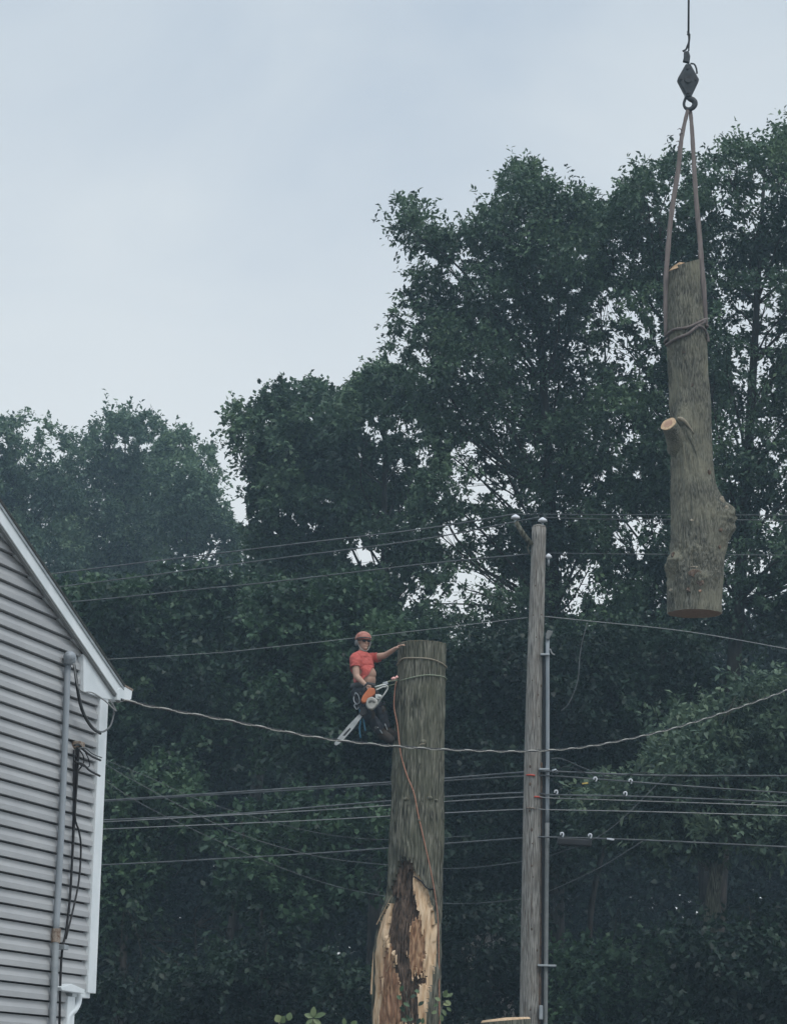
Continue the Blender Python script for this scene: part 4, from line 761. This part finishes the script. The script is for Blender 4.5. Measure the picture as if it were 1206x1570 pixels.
# ------------------------------------------------------------------ foliage
def leaves(C, rc, outdir, shoots, nl, Lf, Wf, rg, droop=.25):
    """C: clump centres (n,3); each clump is a spray of leafy shoots."""
    n = len(C); N = n*shoots*nl
    d = rg.normal(size=(n, shoots, 3))*.75 + outdir[:, None, :]*.75 + np.array([0, 0, .25]); d /= np.linalg.norm(d, axis=-1, keepdims=True)
    ln = rc[:, None]*rg.uniform(.7, 1.35, (n, shoots))
    st = C[:, None, :]+rg.normal(size=(n, shoots, 3))*(rc*.30)[:, None, None]
    t = np.linspace(.12, 1.0, nl)+rg.uniform(-.04, .04, (n, shoots, nl))
    base = st[:, :, None, :]+d[:, :, None, :]*(ln[:, :, None]*t)[..., None]
    base[..., 2] -= droop*(ln[:, :, None]*t**2)*.35
    base = base.reshape(-1, 3)+rg.normal(size=(N, 3))*.03
    ld = np.repeat(d.reshape(-1, 3), nl, 0)*.7+rg.normal(size=(N, 3))*.75-np.array([0, 0, droop]); ld /= np.linalg.norm(ld, axis=1)[:, None]
    nr = rg.normal(size=(N, 3))*.55+np.array([0, 0, 1.0]); sd_ = np.cross(ld, nr); sd_ /= np.linalg.norm(sd_, axis=1)[:, None]+1e-9
    nn = np.cross(sd_, ld); sc = rg.uniform(.65, 1.25, N)[:, None]; Ls = Lf*sc; Ws = Wf*sc*.5
    V = np.stack([base, base+ld*Ls*.45+sd_*Ws+nn*Ws*.25, base+ld*Ls-nn*Ls*.12, base+ld*Ls*.45-sd_*Ws+nn*Ws*.25], 1)
    tint = np.clip(np.repeat(rg.uniform(.1, .8, n), shoots*nl)+rg.normal(size=N)*.14, 0, 1)
    return V.reshape(-1, 3), np.repeat(tint, 4)
def quads(V): return np.arange(len(V)).reshape(-1, 4)
HOLES = [(748, 1438, 30, 17), (704, 1456, 9, 6), (725, 1488, 10, 5), (555, 855, 24, 16), (368, 785, 14, 20), (372, 700, 12, 24), (690, 825, 30, 20), (700, 700, 14, 18), (735, 745, 26, 22), (775, 765, 26, 20), (722, 690, 16, 20), (700, 915, 26, 18), (750, 880, 26, 22), (785, 900, 18, 12),
         (560, 655, 12, 18), (575, 680, 14, 14), (610, 660, 14, 10), (650, 715, 14, 12), (930, 480, 18, 22), (950, 520, 22, 26), (985, 505, 14, 20), (915, 545, 16, 16), (960, 560, 20, 20), (1000, 470, 10, 16),
         (1170, 480, 18, 22), (1190, 460, 14, 18), (1140, 500, 14, 14), (1150, 560, 16, 22), (1125, 545, 12, 16), (1160, 590, 14, 12), (945, 690, 16, 14), (965, 670, 14, 14), (975, 805, 16, 14), (1008, 805, 12, 20), (990, 835, 16, 12), (880, 870, 16, 18), (905, 900, 14, 16),
         (845, 945, 10, 16), (1150, 690, 12, 10), (1185, 700, 10, 8), (1130, 740, 8, 8), (810, 690, 12, 16), (640, 810, 14, 10), (565, 820, 12, 8), (450, 790, 8, 8), (1150, 880, 9, 9), (1200, 900, 9, 12), (880, 930, 14, 14), (560, 940, 8, 6), (500, 810, 8, 8), (310, 860, 16, 9), (335, 880, 8, 7), (700, 970, 14, 5), (1165, 975, 12, 10), (620, 800, 12, 7)]
def in_holes(px, py, k=1.0):
    m_h = np.zeros(px.shape, bool)
    for x, y, a, b in HOLES: m_h |= ((px-x)/(a*k))**2+((py-y)/(b*k))**2 < 1
    return m_h
THIN = [(730, 770, 85, 90, .48), (680, 900, 95, 45, .55), (955, 515, 70, 85, .52), (1160, 520, 60, 90, .5), (960, 750, 60, 50, .45), (985, 820, 55, 40, .5), (890, 890, 60, 60, .48), (610, 690, 90, 60, .48), (470, 780, 90, 50, .42), (630, 520, 38, 80, .5), (320, 860, 75, 40, .5), (345, 745, 30, 40, .6), (560, 850, 60, 35, .5), (860, 470, 60, 50, .4), (700, 400, 70, 40, .4), (50, 680, 80, 40, .5), (200, 665, 60, 36, .5), (305, 710, 50, 50, .5), (1040, 300, 90, 60, .42), (1150, 290, 60, 50, .36), (780, 300, 50, 30, .3), (445, 640, 80, 30, .3), (1150, 900, 60, 60, .45), (1190, 730, 60, 60, .4), (1180, 970, 40, 30, .45)]
CLEAR = [(556, 853, 25, 15), (368, 783, 13, 19), (690, 826, 17, 12), (742, 748, 10, 9)]
def thinned(px, py, base=.16):
    thr = np.full(px.shape, base)
    for x, y, a, b, t in THIN: d = ((px-x)/a)**2+((py-y)/b)**2; thr = np.maximum(thr, t*np.clip(1.5-d, 0, 1))
    n = (.62*vnoise(px/12.0, py/12.0, 71)+.38*vnoise(px/5.5, py/5.5, 72))
    return n < thr
def sample_poly(poly, n, rg):
    p = np.asarray(poly); lo = p.min(0); hi = p.max(0); o = []
    while sum(map(len, o)) < n:
        q = rg.uniform(lo, hi, (n*3, 2)); q = q[inpoly(q[:, 0], q[:, 1], poly)]; o.append(q)
    return np.vstack(o)[:n]
def tree(name, label, poly, Y, trunk, nlobe, lobe_r, dens=1.0, lf=(.13, .085), mat_l='leafA', depth=3.0, seed=1, cat='tree', group=None, trunk_r=.22, holes=True, shoots=8, nl=12, clump_r=.42, bark='bark_far', edge=True, stick=True):
    """poly: crown outline in photo pixels at depth Y; trunk: pixel columns of the stem (bottom, top)."""
    rg = np.random.default_rng(seed); ppm = FPX/Y; dens = dens*1.35 if group and 'skyline' in group else dens*1.1
    # lobes: best-candidate spacing so that the crown is lumpy but covered
    cand = sample_poly(poly, 600, rg); ch = [cand[0]]
    for _ in range(nlobe-1):
        c_ = sample_poly(poly, 24, rg); dd = np.min(np.linalg.norm(c_[:, None]-np.array(ch)[None], axis=2), 1); ch.append(c_[np.argmax(dd)])
    ch = np.array(ch); lobes = []
    for (x, y) in ch:
        Yl = Y+rg.uniform(-depth, depth)*.8; lobes.append((P(x, y, Yl), lobe_r*rg.uniform(.75, 1.3)))
    C = []; O = []; own = []
    for i, (lc, lr) in enumerate(lobes):
        nc = int(13*lr*lr*dens/(clump_r/.42)**2); v = rg.normal(size=(nc, 3)); v /= np.linalg.norm(v, axis=1)[:, None]; rr_ = lr*rg.uniform(.2, 1, nc)**.7
        p = lc+v*rr_[:, None]*[1.0, 1.15, .62]; C.append(p); O.append(v); own += [i]*nc
    C = np.vstack(C); O = np.vstack(O); own = np.array(own)
    px, py = projA(C); keep = inpoly(px, py, poly)
    if holes: keep &= ~in_holes(px, py, .9) | (rg.random(len(C)) < .4)
    if group and 'skyline' in group:                      # leafy tips along the crown's upper rim
        e = sample_poly(poly, 2600, rg); rim = ~inpoly(e[:, 0], e[:, 1]-15*65/Y, poly); e = e[rim][:int(20+.8*nlobe)]
        Ce = np.array([P(x, y+5, Y+rg.uniform(-1.2, 1.2)*depth*.5) for x, y in e]); LC = np.array([l_[0] for l_ in lobes])
        ow = np.argmin(np.linalg.norm((Ce[:, None]-LC[None])*[1, .3, 1], axis=2), 1); v = Ce-LC[ow]; v[:, 1] *= .4; v /= np.linalg.norm(v, axis=1)[:, None]+1e-6
        C = np.vstack([C, Ce]); O = np.vstack([O, v+[0, 0, .3]]); own = np.concatenate([own, ow]); keep = np.concatenate([keep, np.ones(len(Ce), bool)])
    C = C[keep]; O = O[keep]; own = own[keep]; n_c = len(C)
    rc = clump_r*rg.uniform(.7, 1.25, n_c)
    Vl, tint = leaves(C, rc, O, shoots, nl, lf[0], lf[1], rg)
    lt = rg.uniform(-.25, .25, len(lobes)); tint = np.clip(tint+np.repeat(lt[own], shoots*nl*4)+np.repeat(.28*O[:, 2], shoots*nl*4), 0, 1)  # upward clumps tinted lighter, undersides darker: top light painted in
    if holes:
        q = Vl.reshape(-1, 4, 3); px, py = projA(q[:, 0]); k_ = (~in_holes(px, py, .75) | (rg.random(len(q)) < .25)) & (~thinned(px, py) | (rg.random(len(q)) < .08))
        for x, y, a, b in CLEAR: k_ &= ((px-x)/a)**2+((py-y)/b)**2 > .7+.9*vnoise(px/5, py/5, 80)
        Vl = q[k_].reshape(-1, 3); tint = tint.reshape(-1, 4)[k_].ravel()
    bx_, by_ = trunk[0]; tx_, ty_ = trunk[1]
    top_p = P(tx_, ty_, Y); b0 = P(bx_, 1400, Y); base = np.array([b0[0]-.05*rg.random(), Y, 0]); base[2] = ground_z(base[0], Y)-.1
    root = empty(name, base, label, cat, group)
    link_mesh('crown', Vl, quads(Vl), M[mat_l], root, False, tint)
    mb = MB(); b0[1] = Y
    H_ = top_p[2]-base[2]; zlo = C[:, 2].min()+.8
    tp = curve([base, (base+b0)/2, b0, b0*.5+top_p*.5+np.array([rg.uniform(-.3, .3), rg.uniform(-.3, .3), 0]), top_p], 24)
    tr = trunk_r*(1-.85*np.clip((tp[:, 2]-base[2])/H_, 0, 1)**1.3)
    mb.tube(tp, tr, 10)
    for i, (lc, lr) in enumerate(lobes):
        if not (own == i).any(): continue
        hd_ = np.linalg.norm(lc[:2]-top_p[:2]); za = np.clip(lc[2]-hd_*.9-.5, max(base[2]+H_*.2, zlo), top_p[2]-.2); k_ = np.argmin(abs(tp[:, 2]-za)); a_ = tp[k_]
        mid = a_*.5+lc*.5+[0, 0, -.05*hd_]+rg.normal(size=3)*.12*hd_; r_ = min(tr[k_]*.45, .018+.007*np.linalg.norm(lc-a_))
        cc_ = curve([a_, mid, lc], 8); mb.tube(cc_, np.linspace(r_, .012, len(cc_)), 6, caps=False)
        idx = np.where(own == i)[0]
        for j in idx[::2]:
            s_0 = cc_[-2] if rg.random() < .6 else cc_[-3]; mb.tube([s_0, (s_0+C[j])/2+rg.normal(size=3)*.06, C[j]], [.009, .006, .002], 4, caps=False)
    if stick: mb.build('trunk', M[bark], root, True)
    print('TREE', name, label[:40], 'clumps', n_c, 'leaves', len(Vl)//4)
    return root
TB_ = 'tall trees along the skyline'; 
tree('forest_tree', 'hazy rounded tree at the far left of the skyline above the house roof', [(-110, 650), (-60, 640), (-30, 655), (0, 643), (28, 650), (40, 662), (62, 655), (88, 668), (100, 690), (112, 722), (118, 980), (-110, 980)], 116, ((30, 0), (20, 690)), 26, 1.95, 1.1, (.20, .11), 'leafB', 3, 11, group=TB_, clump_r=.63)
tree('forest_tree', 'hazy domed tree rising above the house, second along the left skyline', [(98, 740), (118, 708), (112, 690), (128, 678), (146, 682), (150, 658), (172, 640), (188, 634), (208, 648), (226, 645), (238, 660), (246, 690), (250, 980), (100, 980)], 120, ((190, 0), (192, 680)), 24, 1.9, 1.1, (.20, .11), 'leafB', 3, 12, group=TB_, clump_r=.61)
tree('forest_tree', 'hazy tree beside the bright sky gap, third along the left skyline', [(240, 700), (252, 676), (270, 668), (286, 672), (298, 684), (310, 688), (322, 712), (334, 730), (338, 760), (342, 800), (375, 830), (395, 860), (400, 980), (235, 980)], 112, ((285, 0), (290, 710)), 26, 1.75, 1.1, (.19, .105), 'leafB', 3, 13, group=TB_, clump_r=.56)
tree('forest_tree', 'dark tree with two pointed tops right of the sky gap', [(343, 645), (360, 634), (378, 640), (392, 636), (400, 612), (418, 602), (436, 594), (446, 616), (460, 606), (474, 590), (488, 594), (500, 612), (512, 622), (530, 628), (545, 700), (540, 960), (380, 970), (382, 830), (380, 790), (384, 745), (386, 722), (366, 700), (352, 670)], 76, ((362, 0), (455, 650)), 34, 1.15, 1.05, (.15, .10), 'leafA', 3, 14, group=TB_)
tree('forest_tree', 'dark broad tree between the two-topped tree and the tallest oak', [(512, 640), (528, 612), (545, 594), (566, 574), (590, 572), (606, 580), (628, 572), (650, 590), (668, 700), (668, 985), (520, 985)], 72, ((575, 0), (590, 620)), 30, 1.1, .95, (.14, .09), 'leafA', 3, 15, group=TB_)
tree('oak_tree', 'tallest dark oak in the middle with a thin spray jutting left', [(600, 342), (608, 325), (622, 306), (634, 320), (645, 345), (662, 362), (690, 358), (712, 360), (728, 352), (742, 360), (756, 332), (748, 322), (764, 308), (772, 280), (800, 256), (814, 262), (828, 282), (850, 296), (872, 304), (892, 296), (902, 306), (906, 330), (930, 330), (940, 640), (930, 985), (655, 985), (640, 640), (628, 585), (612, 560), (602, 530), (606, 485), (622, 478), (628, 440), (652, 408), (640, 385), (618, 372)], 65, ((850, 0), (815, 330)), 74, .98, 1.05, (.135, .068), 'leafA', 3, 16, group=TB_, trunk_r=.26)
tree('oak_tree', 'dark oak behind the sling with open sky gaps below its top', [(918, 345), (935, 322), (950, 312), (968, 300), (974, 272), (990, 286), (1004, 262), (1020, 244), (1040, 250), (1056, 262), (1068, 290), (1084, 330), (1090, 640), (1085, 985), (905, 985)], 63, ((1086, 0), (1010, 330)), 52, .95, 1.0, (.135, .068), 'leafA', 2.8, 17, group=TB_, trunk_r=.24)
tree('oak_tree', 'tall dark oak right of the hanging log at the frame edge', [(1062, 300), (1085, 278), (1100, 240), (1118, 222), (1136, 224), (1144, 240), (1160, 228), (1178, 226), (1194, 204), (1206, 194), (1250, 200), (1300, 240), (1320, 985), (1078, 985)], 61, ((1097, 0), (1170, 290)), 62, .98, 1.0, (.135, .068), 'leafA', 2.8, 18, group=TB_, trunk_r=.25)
UG = 'understory trees in front of the woods'
tree('understory_tree', 'shaded green tree behind the house corner and its eave wires', [(60, 900), (250, 890), (430, 885), (460, 1000), (440, 1150), (340, 1190), (180, 1220), (60, 1200)], 68, ((190, 0), (240, 930)), 46, 1.15, 1.1, (.17, .11), 'leafC', 3, 21, group=UG, holes=False, trunk_r=.16)
tree('understory_tree', 'leafy green tree directly behind the climber', [(380, 900), (560, 900), (600, 930), (650, 1000), (640, 1170), (560, 1185), (420, 1180), (400, 1050)], 60, ((420, 0), (500, 940)), 44, 1.0, 1.15, (.15, .10), 'leafC', 2.5, 22, group=UG, holes=True, trunk_r=.13)
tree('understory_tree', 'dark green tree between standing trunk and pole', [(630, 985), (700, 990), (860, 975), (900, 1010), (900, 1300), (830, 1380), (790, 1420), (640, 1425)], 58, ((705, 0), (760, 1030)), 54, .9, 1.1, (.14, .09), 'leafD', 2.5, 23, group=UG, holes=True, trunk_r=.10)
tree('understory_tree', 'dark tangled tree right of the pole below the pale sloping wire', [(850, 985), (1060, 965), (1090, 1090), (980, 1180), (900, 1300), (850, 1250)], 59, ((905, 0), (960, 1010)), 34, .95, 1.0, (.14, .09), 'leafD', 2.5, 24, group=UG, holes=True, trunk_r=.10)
tree('understory_oak', 'oak with pale lit leaf sprays and bare lower trunk behind the right cables', [(915, 1200), (990, 1180), (1010, 1120), (1080, 1090), (1150, 1050), (1280, 1030), (1290, 1290), (1200, 1310), (1080, 1290), (1000, 1300), (930, 1290), (880, 1250)], 52, ((1091, 0), (1098, 1110)), 38, .85, 1.15, (.15, .075), 'leafF', 2.0, 25, group=UG, holes=False, trunk_r=.25, bark='bark')
tree('understory_tree', 'low leafy tree close behind the white corner board', [(140, 1190), (300, 1180), (340, 1250), (250, 1340), (210, 1420), (150, 1450), (60, 1450), (60, 1200)], 60, ((185, 0), (200, 1230)), 26, .9, 1.0, (.16, .10), 'leafC', 2.0, 26, group=UG, holes=False, trunk_r=.13)
tree('understory_tree', 'small tree with drooping leaf sprays left of the torn trunk', [(340, 1290), (420, 1240), (590, 1230), (600, 1340), (520, 1380), (470, 1430), (420, 1440), (350, 1380)], 56, ((362, 0), (370, 1260)), 22, .8, 1.0, (.16, .105), 'leafC', 1.8, 27, group=UG, holes=False, trunk_r=.15)
SG = 'shrubs along the woodland floor'
tree('shrub', 'broad shaded shrub left of the torn trunk at the bottom', [(250, 1490), (300, 1460), (420, 1440), (500, 1470), (560, 1500), (560, 1640), (220, 1640)], 54, ((400, 0), (410, 1520)), 24, .75, 1.2, (.13, .085), 'leafD', 1.5, 31, 'shrub', SG, holes=False, trunk_r=.05)
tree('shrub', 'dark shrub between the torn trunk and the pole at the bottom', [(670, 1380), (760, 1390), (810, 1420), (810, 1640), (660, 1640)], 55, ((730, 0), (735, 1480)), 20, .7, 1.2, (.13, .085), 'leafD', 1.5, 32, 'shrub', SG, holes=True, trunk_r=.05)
tree('shrub', 'dark green shrub right of the conduit at the bottom', [(850, 1480), (930, 1440), (1010, 1450), (1050, 1520), (1040, 1640), (840, 1640)], 54, ((950, 0), (950, 1500)), 16, .75, 1.1, (.14, .09), 'leafC', 1.5, 33, 'shrub', SG, holes=False, trunk_r=.05)
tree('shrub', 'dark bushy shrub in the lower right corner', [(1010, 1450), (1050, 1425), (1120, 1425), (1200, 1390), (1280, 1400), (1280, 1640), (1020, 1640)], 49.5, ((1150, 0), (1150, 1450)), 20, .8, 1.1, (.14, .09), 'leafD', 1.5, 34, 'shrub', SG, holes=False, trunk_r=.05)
tree('shrub', 'low shaded shrub at the house corner\'s foot', [(140, 1500), (200, 1470), (260, 1490), (270, 1640), (120, 1640)], 55, ((190, 0), (200, 1530)), 8, .75, 1.1, (.14, .09), 'leafD', 1.5, 35, 'shrub', SG, holes=False, trunk_r=.05)
# far woods: one dense mass nobody could count
rg = np.random.default_rng(77)
polyW = [(-700, 1000), (-300, 960), (100, 930), (350, 985), (520, 1010), (640, 1020), (760, 1010), (900, 985), (1050, 990), (1250, 940), (1600, 930), (1900, 990), (1900, 1720), (-700, 1720)]
q = sample_poly(polyW, 13500, rg); C = np.array([P(x, y, 86+rg.uniform(-5, 7)) for x, y in q]); O = rg.normal(size=C.shape)*.5+[0, -.6, .3]
Vl, tint = leaves(C, np.full(len(C), .9), O, 6, 13, .22, .15, rg)
o = link_mesh('woods', Vl, quads(Vl), M['leafD'], None, False, tint); tag(o, 'dense dark mass of woodland foliage behind the nearer trees', 'woods', kind='stuff')
# pale outbuilding glimpsed through the leaves
sx0, sx1 = P(700, 1450, 70)[0], P(792, 1450, 70)[0]; sz = P(740, 1428, 70)[2]; gz = ground_z(sx0, 70)
shed = empty('shed', ((sx0+sx1)/2, 71.5, gz), 'pale outbuilding glimpsed through leaves between trunk and pole', 'shed')
mb = MB(); mb.box(((sx0+sx1)/2, 71.5, (gz+sz)/2), ((sx1-sx0)/2, 0, 0), (0, 1.5, 0), (0, 0, (sz-gz)/2)); mb.build('wall', M['shedwall'], shed)
mb = MB(); mb.prism([[sx0-.15, 69.8, sz+.003], [sx0-.15, 73.2, sz+.003], [sx0-.15, 71.5, sz+.8]], (sx1-sx0+.3, 0, 0)); mb.build('roof', M['shingle'], shed)
# bare dead branches in the shade
mb = MB(); rgd = random.Random(5)
for (x, y, Y) in [(225, 1440, 58), (300, 1420, 58), (350, 1445, 58)]:
    for k_ in range(9):
        a_ = rgd.uniform(-.2, math.pi*.9); l_ = rgd.uniform(30, 90); pts = [P(x, y, Y)]; px_, py_ = x, y
        for s in range(5): a_ += rgd.uniform(-.35, .35); px_ += math.cos(a_)*l_/5; py_ -= math.sin(a_)*l_/5*.6; pts.append(P(px_, py_, Y+rgd.uniform(-.3, .3)))
        mb.tube(pts, np.linspace(.016, .004, 6), 4)
mb.tube([np.array([P(300, 1500, 58)[0], 58, 0]), P(300, 1500, 58), P(225, 1440, 58)], [.05, .04, .02], 5); mb.tube([P(300, 1500, 58), P(300, 1420, 58)], [.04, .015], 5); mb.tube([P(300, 1500, 58), P(350, 1445, 58)], [.04, .015], 5)
tag(mb.build('dead_shrub', M['bark_far'], None, True), 'leafless twiggy dead shrub in the dark gap left of centre', 'shrub')
# leafy sprouts beside the trunk and in the foreground
def big_leaf(mb, b, d, L_, W_, up):
    d = d/np.linalg.norm(d); s = np.cross(d, up); s /= np.linalg.norm(s)+1e-9; n_ = np.cross(s, d); prof = [(0, .05), (.18, .6), (.42, 1.0), (.68, .85), (.88, .45), (1, .03)]
    V_ = []; 
    for t, w_ in prof:
        c_ = b+d*L_*t-n_*L_*.15*t*t; V_ += [c_-s*W_*.5*w_+n_*W_*.12*w_, c_, c_+s*W_*.5*w_+n_*W_*.12*w_]
    mb.add(V_, [[3*i+j, 3*i+j+1, 3*i+j+4, 3*i+j+3] for i in range(5) for j in (0, 1)])
def sprout(name, label, stem, lv, Y, matn, L_=.11, W_=.06):
    st = MB(); pts = [P(x, y, Y) for x, y in stem]; pts = [np.array([pts[0][0], Y, ground_z(pts[0][0], Y)])]+pts; root = empty(name, pts[0], label, 'sprout')
    st.tube(curve(pts, 20), .008, 5); st.build('stem', M['bark'], root, True); rs = random.Random(len(lv)*7+int(stem[0][0])); ml = MB()
    for x, y, a in lv:
        b = P(x, y, Y); d = np.array([math.cos(R(a)), rs.uniform(-.35, .1), math.sin(R(a))]); big_leaf(ml, b, d, L_*rs.uniform(.8, 1.2), W_*rs.uniform(.8, 1.2), np.array([0, -.85, .5]))
    V_ = np.vstack(ml.V); o = link_mesh('leaves', V_, ml.F, M[matn], root, True, np.repeat([rs.uniform(.1, 1) for _ in range(len(V_)//18)], 18)); return root
sprout('sprout', 'leafy sprig crossing the torn hollow near the bottom of the trunk', [(640, 1640), (630, 1570), (622, 1520)], [(620+15*math.cos(i*2.1)+i*1.0, 1520+i*4.0+6*math.sin(i*3.7), (i*67) % 360) for i in range(14)], TY-.62, 'leafC', .09, .055)
sprout('sprout', 'pale green sprig sticking out right of the trunk base', [(665, 1640), (672, 1570), (680, 1535)], [(680, 1528, 20), (680, 1530, 70), (682, 1535, -20), (678, 1540, 0), (684, 1545, -35), (675, 1535, 150), (678, 1548, -60), (672, 1540, 200), (686, 1530, 45), (670, 1552, 190), (676, 1556, -80)], TY-.6, 'leafE', .10, .065)
sprout('sprout', 'five-leaved pale sprout at the bottom edge left of the trunk', [(480, 1640), (480, 1562)], [(480, 1560, 88), (479, 1561, 155), (481, 1561, 25), (480, 1563, 215), (480, 1563, -35), (480, 1563, 265)], 36, 'leafE', .14, .07)
sprout('sprout', 'single yellow-green leaf tip at the bottom edge, leftmost of the sprouts', [(430, 1640), (428, 1568)], [(428, 1568, 110), (430, 1569, 60), (442, 1566, 80)], 36, 'leafE', .12, .10)
sprout('sprout', 'small pointed leaf tip at the bottom edge beside the torn trunk', [(528, 1640), (528, 1574)], [(528, 1573, 95), (538, 1575, 50)], 36, 'leafE', .11, .07)

# ------------------------------------------------------------------ haze
def haze(density):
    mb = MB(); lo = np.array([-95, -8, -1.6]); hi = np.array([95, 160, 36.0]); c = (lo+hi)/2; h = (hi-lo)/2
    mb.box(c, (h[0], 0, 0), (0, h[1], 0), (0, 0, h[2])); m = bpy.data.materials.new('haze'); m.use_nodes = True; t = m.node_tree; t.nodes.clear()
    o = t.nodes.new('ShaderNodeOutputMaterial'); v = t.nodes.new('ShaderNodeVolumePrincipled'); v.inputs['Color'].default_value = (.60, .84, 1.0, 1); v.inputs['Density'].default_value = density; v.inputs['Anisotropy'].default_value = .2
    t.links.new(v.outputs[0], o.inputs['Volume']); hz_ = mb.build('haze', m, None); tag(hz_, 'thin bluish humid haze in the air', 'haze', kind='stuff')
HAZE = .0011
if HAZE: haze(HAZE)
